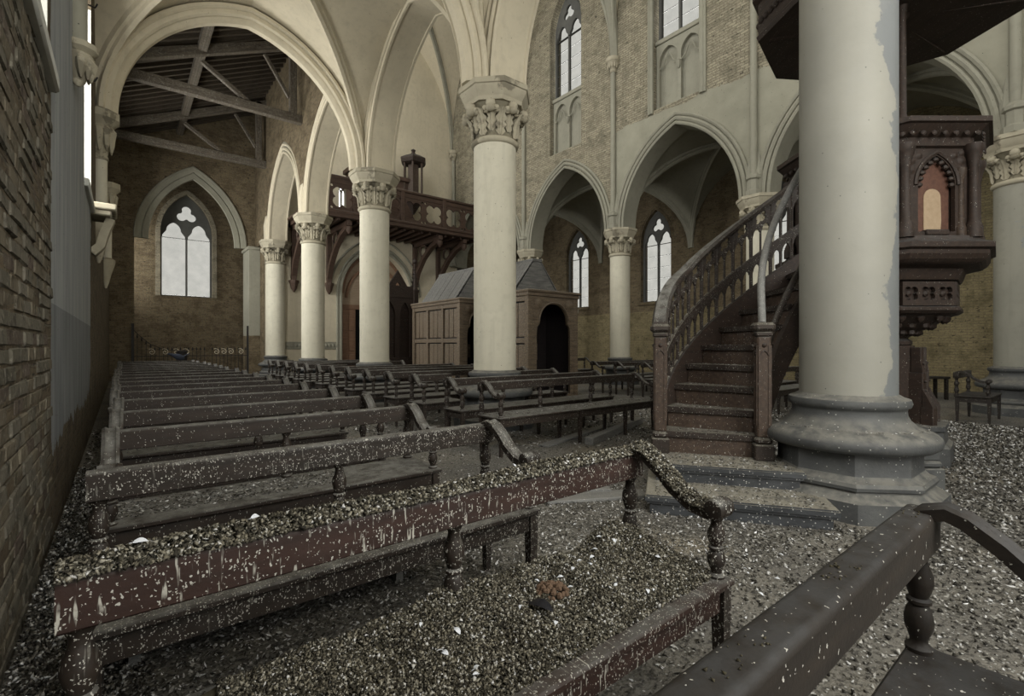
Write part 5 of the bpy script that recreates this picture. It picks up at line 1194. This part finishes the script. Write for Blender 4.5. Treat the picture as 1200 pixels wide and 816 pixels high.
# right: pale litter of the open floor in front of the near right pew
n = 60000; xx = U(n, 1.9, 11.0); yy = U(n, -1.6, 6.0); k = ((xx - CX) ** 2 + (yy - CY) ** 2 > 0.55) & ((yy < 1.6) | (xx > 5.2)) & (U(n, 0, 1) < np.clip(1.5 - 0.3 * np.maximum(yy, 0), 0.12, 1)); xx = xx[k]; yy = yy[k]
o = scatter('gravel_litter', np.stack([xx, yy, U(len(xx), 0.002, 0.014)], -1), (0.006 + 0.0013 * np.hypot(xx, yy)).reshape(-1, 1, 1), M['litter'], 0.7, chunky=True); tag(o, 'pale gravel-like litter covering the open floor at the lower right', 'litter', kind='stuff')
# mound on the near seat: height field + chunks
X0, X1, Y0, Y1 = -0.08, 1.71, 0.90, 1.32
def mh(x, y):
    e = min(1, (y - 0.905) / 0.15) ; e2 = min(1, (1.73 - x) / 0.1)
    h = 0.035 + 0.075 * math.exp(-((x - 1.6) / 0.17) ** 2 - ((y - 1.27) / 0.13) ** 2) + 0.035 * math.exp(-((x - 0.8) / 0.5) ** 2)
    return max(0.0, (h + 0.022 * nz(x, y, 7) + 0.012 * nz(x, y, 19)) * max(0, e) * max(0, e2))
m = MB(); NXm, NYm = 150, 36; vs = []
for i in range(NXm + 1):
    for j in range(NYm + 1):
        x = X0 + (X1 - X0) * i / NXm; y = Y0 + (Y1 - Y0) * j / NYm; vs.append((x, y, 0.456 + mh(x, y) + 0.004 * nz(x, y, 60) * min(1, mh(x, y) * 60)))
m.add(vs, [(i * (NYm + 1) + j, (i + 1) * (NYm + 1) + j, (i + 1) * (NYm + 1) + j + 1, i * (NYm + 1) + j + 1) for i in range(NXm) for j in range(NYm)])
mo = obj('droppings_mound', m, M['crust_base'], None, 80); tag(mo, 'thick mound of dried pigeon droppings heaped on the seat of the nearest full pew', 'droppings', kind='stuff')
n = 52000; xx = U(n, X0 + 0.25, X1 - 0.01); yy = U(n, Y0 + 0.01, Y1)
hh = np.array([mh(x, y) for x, y in zip(xx, yy)]); k = hh > 0.0025; xx, yy, hh = xx[k], yy[k], hh[k]
scatter('droppings_curls', np.stack([xx, yy, 0.459 + hh + U(len(xx), -.002, .009)], -1), 0.0052, M['crust'], 1.5, mo, chunky=True)['kind'] = 'stuff'
# crust on the dripped rail and its arm
def rail_crust():
    pts = []
    n = 16000; x = U(n, -0.1, 1.70); th = 0.03 * (0.55 + 0.45 * np.sin(x * 3.1 + 0.8) ** 2) + 0.006
    y = 1.30 + 0.05 * (2 * U(n, 0, 1) - 1); e = 1 - (np.abs(y - 1.30) / 0.055) ** 2
    pts.append(np.stack([x, y, 0.85 + th * e * U(n, 0.1, 1)], -1))
    n = 7500; s = U(n, 0, 1); ay = np.interp(s, np.linspace(0, 1, len(ARM)), [p[0] for p in ARM]); az_ = np.interp(s, np.linspace(0, 1, len(ARM)), [p[1] for p in ARM])
    x = 1.685 + 0.045 * (2 * U(n, 0, 1) - 1); pts.append(np.stack([x, 1.30 + ay + U(n, -.012, .012), az_ + 0.012 + 0.032 * U(n, 0, 1) * (1 - (np.abs(x - 1.685) / .05) ** 2)], -1))
    return np.concatenate(pts)
o = scatter('rail_droppings', rail_crust(), 0.0058, M['crust'], 1.2, None, chunky=True); tag(o, 'crust of droppings along the top rail and arm of the nearest full pew', 'droppings', kind='stuff')
n = 260; xx = U(n, -0.2, 1.7); yy = 0.345 + U(n, -0.022, 0.022); k = np.array([nz(x, 0, 5, 2) > 0.12 for x in xx])
o = scatter('rail_crumbs', np.stack([xx[k], yy[k], np.full(k.sum(), 0.851)], -1), 0.004, M['crust_base'], 1.2, chunky=True); tag(o, 'dark crumbs of droppings on the rail of the clean pew nearest the camera', 'droppings', kind='stuff')
# thinner litter on other seats, kneelers, steps, treads
pts = []
def onbox(n, x0, x1, y0, y1, z): pts.append(np.stack([U(n, x0, x1), U(n, y0, y1), np.full(n, z + 0.003)], -1))
onbox(900, -0.08, 1.65, 1.95, 2.3, 0.46); onbox(1500, -0.05, 1.1, 3.0, 3.3, 0.46); onbox(3500, -0.06, 1.3, 1.53, 1.98, 0.1); onbox(500, 4.6, 6.3, 4.55, 4.88, 0.46); onbox(300, 3.4, 4.6, 4.55, 4.88, 0.46)
for y in ys[:6]: onbox(220, -0.06, 1.65, y - 0.35, y, 0.46)
for P_, z in ((low, 0.152), (upp, 0.302)):
    n = 900; s, q = U(n, 0.05, 0.95), U(n, 0.02, 0.45 if z < .2 else 0.5); a_ = np.array(P_[0]); b_ = np.array(P_[1]); d_ = np.array(nrm)
    pts.append(np.stack([a_[0] + (b_[0] - a_[0]) * s + d_[0] * q, a_[1] + (b_[1] - a_[1]) * s + d_[1] * q, np.full(n, z + .003)], -1))
for k_ in range(NS):
    n = 160; r = U(n, RI + 0.05, RO - 0.05); q = SA - SD * k_ - SD * U(n, 0.1, 1.0); pts.append(np.stack([CX + r * np.cos(q), CY + r * np.sin(q), np.full(n, 0.3 + 0.2 * (k_ + 1) + 0.006)], -1))
n = 260; q = U(n, 0, 2 * PI); pts.append(np.stack([CX + 0.53 * np.cos(q), CY + 0.53 * np.sin(q), np.full(n, 0.655)], -1))
o = scatter('seat_litter', np.concatenate(pts), 0.008, M['litter'], 0.4); tag(o, 'thin scatter of dropping flakes on the pew seats, steps and stair treads', 'litter', kind='stuff')
# feathers
def feather_mesh(mat, L=0.05):
    m = MB(); vs = []; fs = []; N = 6
    for i in range(N + 1):
        t_ = i / N; wd = L * 0.26 * math.sin(PI * min(1, t_ * 0.92 + 0.06)) ** 0.7
        for j in (-1, 0, 1): vs.append((L * (t_ - .5), j * wd, L * (0.2 * math.sin(PI * t_) + (0.05 if j == 0 else 0)) + (0.002 if j else 0)))
    for i in range(N):
        for j in range(2): fs.append((i * 3 + j, i * 3 + j + 1, (i + 1) * 3 + j + 1, (i + 1) * 3 + j))
    m.add(vs, fs); m.tube([(-L * .75, 0, 0.0), (-L * .3, 0, L * .1)], 0.0012, 4); return m.mesh('feather', mat, 60)
FW = feather_mesh(M['feather']); FB = feather_mesh(M['feather_black'], 0.075)
GF = 'small white feathers on the mound'
for i in range(26):
    x = random.uniform(0.6, 1.62); y = random.uniform(0.97, 1.27); s2 = random.uniform(0.25, 0.55)
    o = link('feather', FW, None, (x, y, 0.468 + mh(x, y)), (random.uniform(-.3, .3), random.uniform(-.3, .3), random.uniform(0, 6.3)), (s2, s2, s2)); tag(o, 'small white feather lying on the droppings mound of the nearest full pew', 'feather', GF)
GF2 = 'small white feathers on the floor'
for i in range(60):
    x = random.uniform(-0.2, 1.5); y = random.uniform(1.45, 2.05)
    if i > 35: x = random.uniform(1.8, 3.3); y = random.uniform(0.9, 2.6)
    z = 0.112 if (x < 1.3 and 1.52 < y < 2.0 and x > -0.08) else 0.016
    s2 = random.uniform(0.35, 0.7); o = link('feather', FW, None, (x, y, z), (random.uniform(-.2, .2), random.uniform(-.2, .2), random.uniform(0, 6.3)), (s2, s2, s2)); tag(o, 'small white feather among the litter behind or beyond the nearest full pew', 'feather', GF2)
o = link('feather', FB, None, (0.95, 1.05, 0.475 + mh(0.95, 1.05)), (0.1, 0.1, -1.1), (1, 1, 1)); tag(o, 'single black feather lying on the droppings mound', 'feather')
for i, (x, y, rz, lab) in enumerate([(0.25, 1.30, 0.6, 'white feather stuck to the left part of the caked top rail'), (0.03, 1.29, 0.1, 'white feather near the left end of the caked top rail'), (1.05, 1.30, 1.2, 'white feather on the middle of the caked top rail')]):
    tag(link('feather', FW, None, (x, y, 0.886), (0.5, 0.1, rz), (0.5, 0.5, 0.5)), lab, 'feather')
m = MB()
for i in range(60):
    q = random.uniform(0, 2 * PI); r = 0.048 * random.random() ** .5; s2 = random.uniform(0.006, 0.012)
    m.lathe([(0, -s2), (s2, -s2 * .3), (s2 * .9, s2 * .4), (0, s2)], 6, r * math.cos(q), r * math.sin(q), mat=Matrix.Translation((0, 0, 0.022 * (1 - (r / .048) ** 2) + random.uniform(-.003, .005))))
for o in bpy.data.objects:
    if o.name.split('.')[0] in ('arch_carving', 'cornice_carving', 'rim_carving', 'soffit_carving', 'corbel_foliage', 'leaves', 'leaf_ring'): o['kind'] = 'stuff'
cx_ = 1.06; tag(obj('brown_clump', m, M['clump'], None, 30, loc=(cx_, 1.12, 0.468 + mh(cx_, 1.12))), 'rust-brown crumbly clump in the middle of the droppings mound', 'clump')
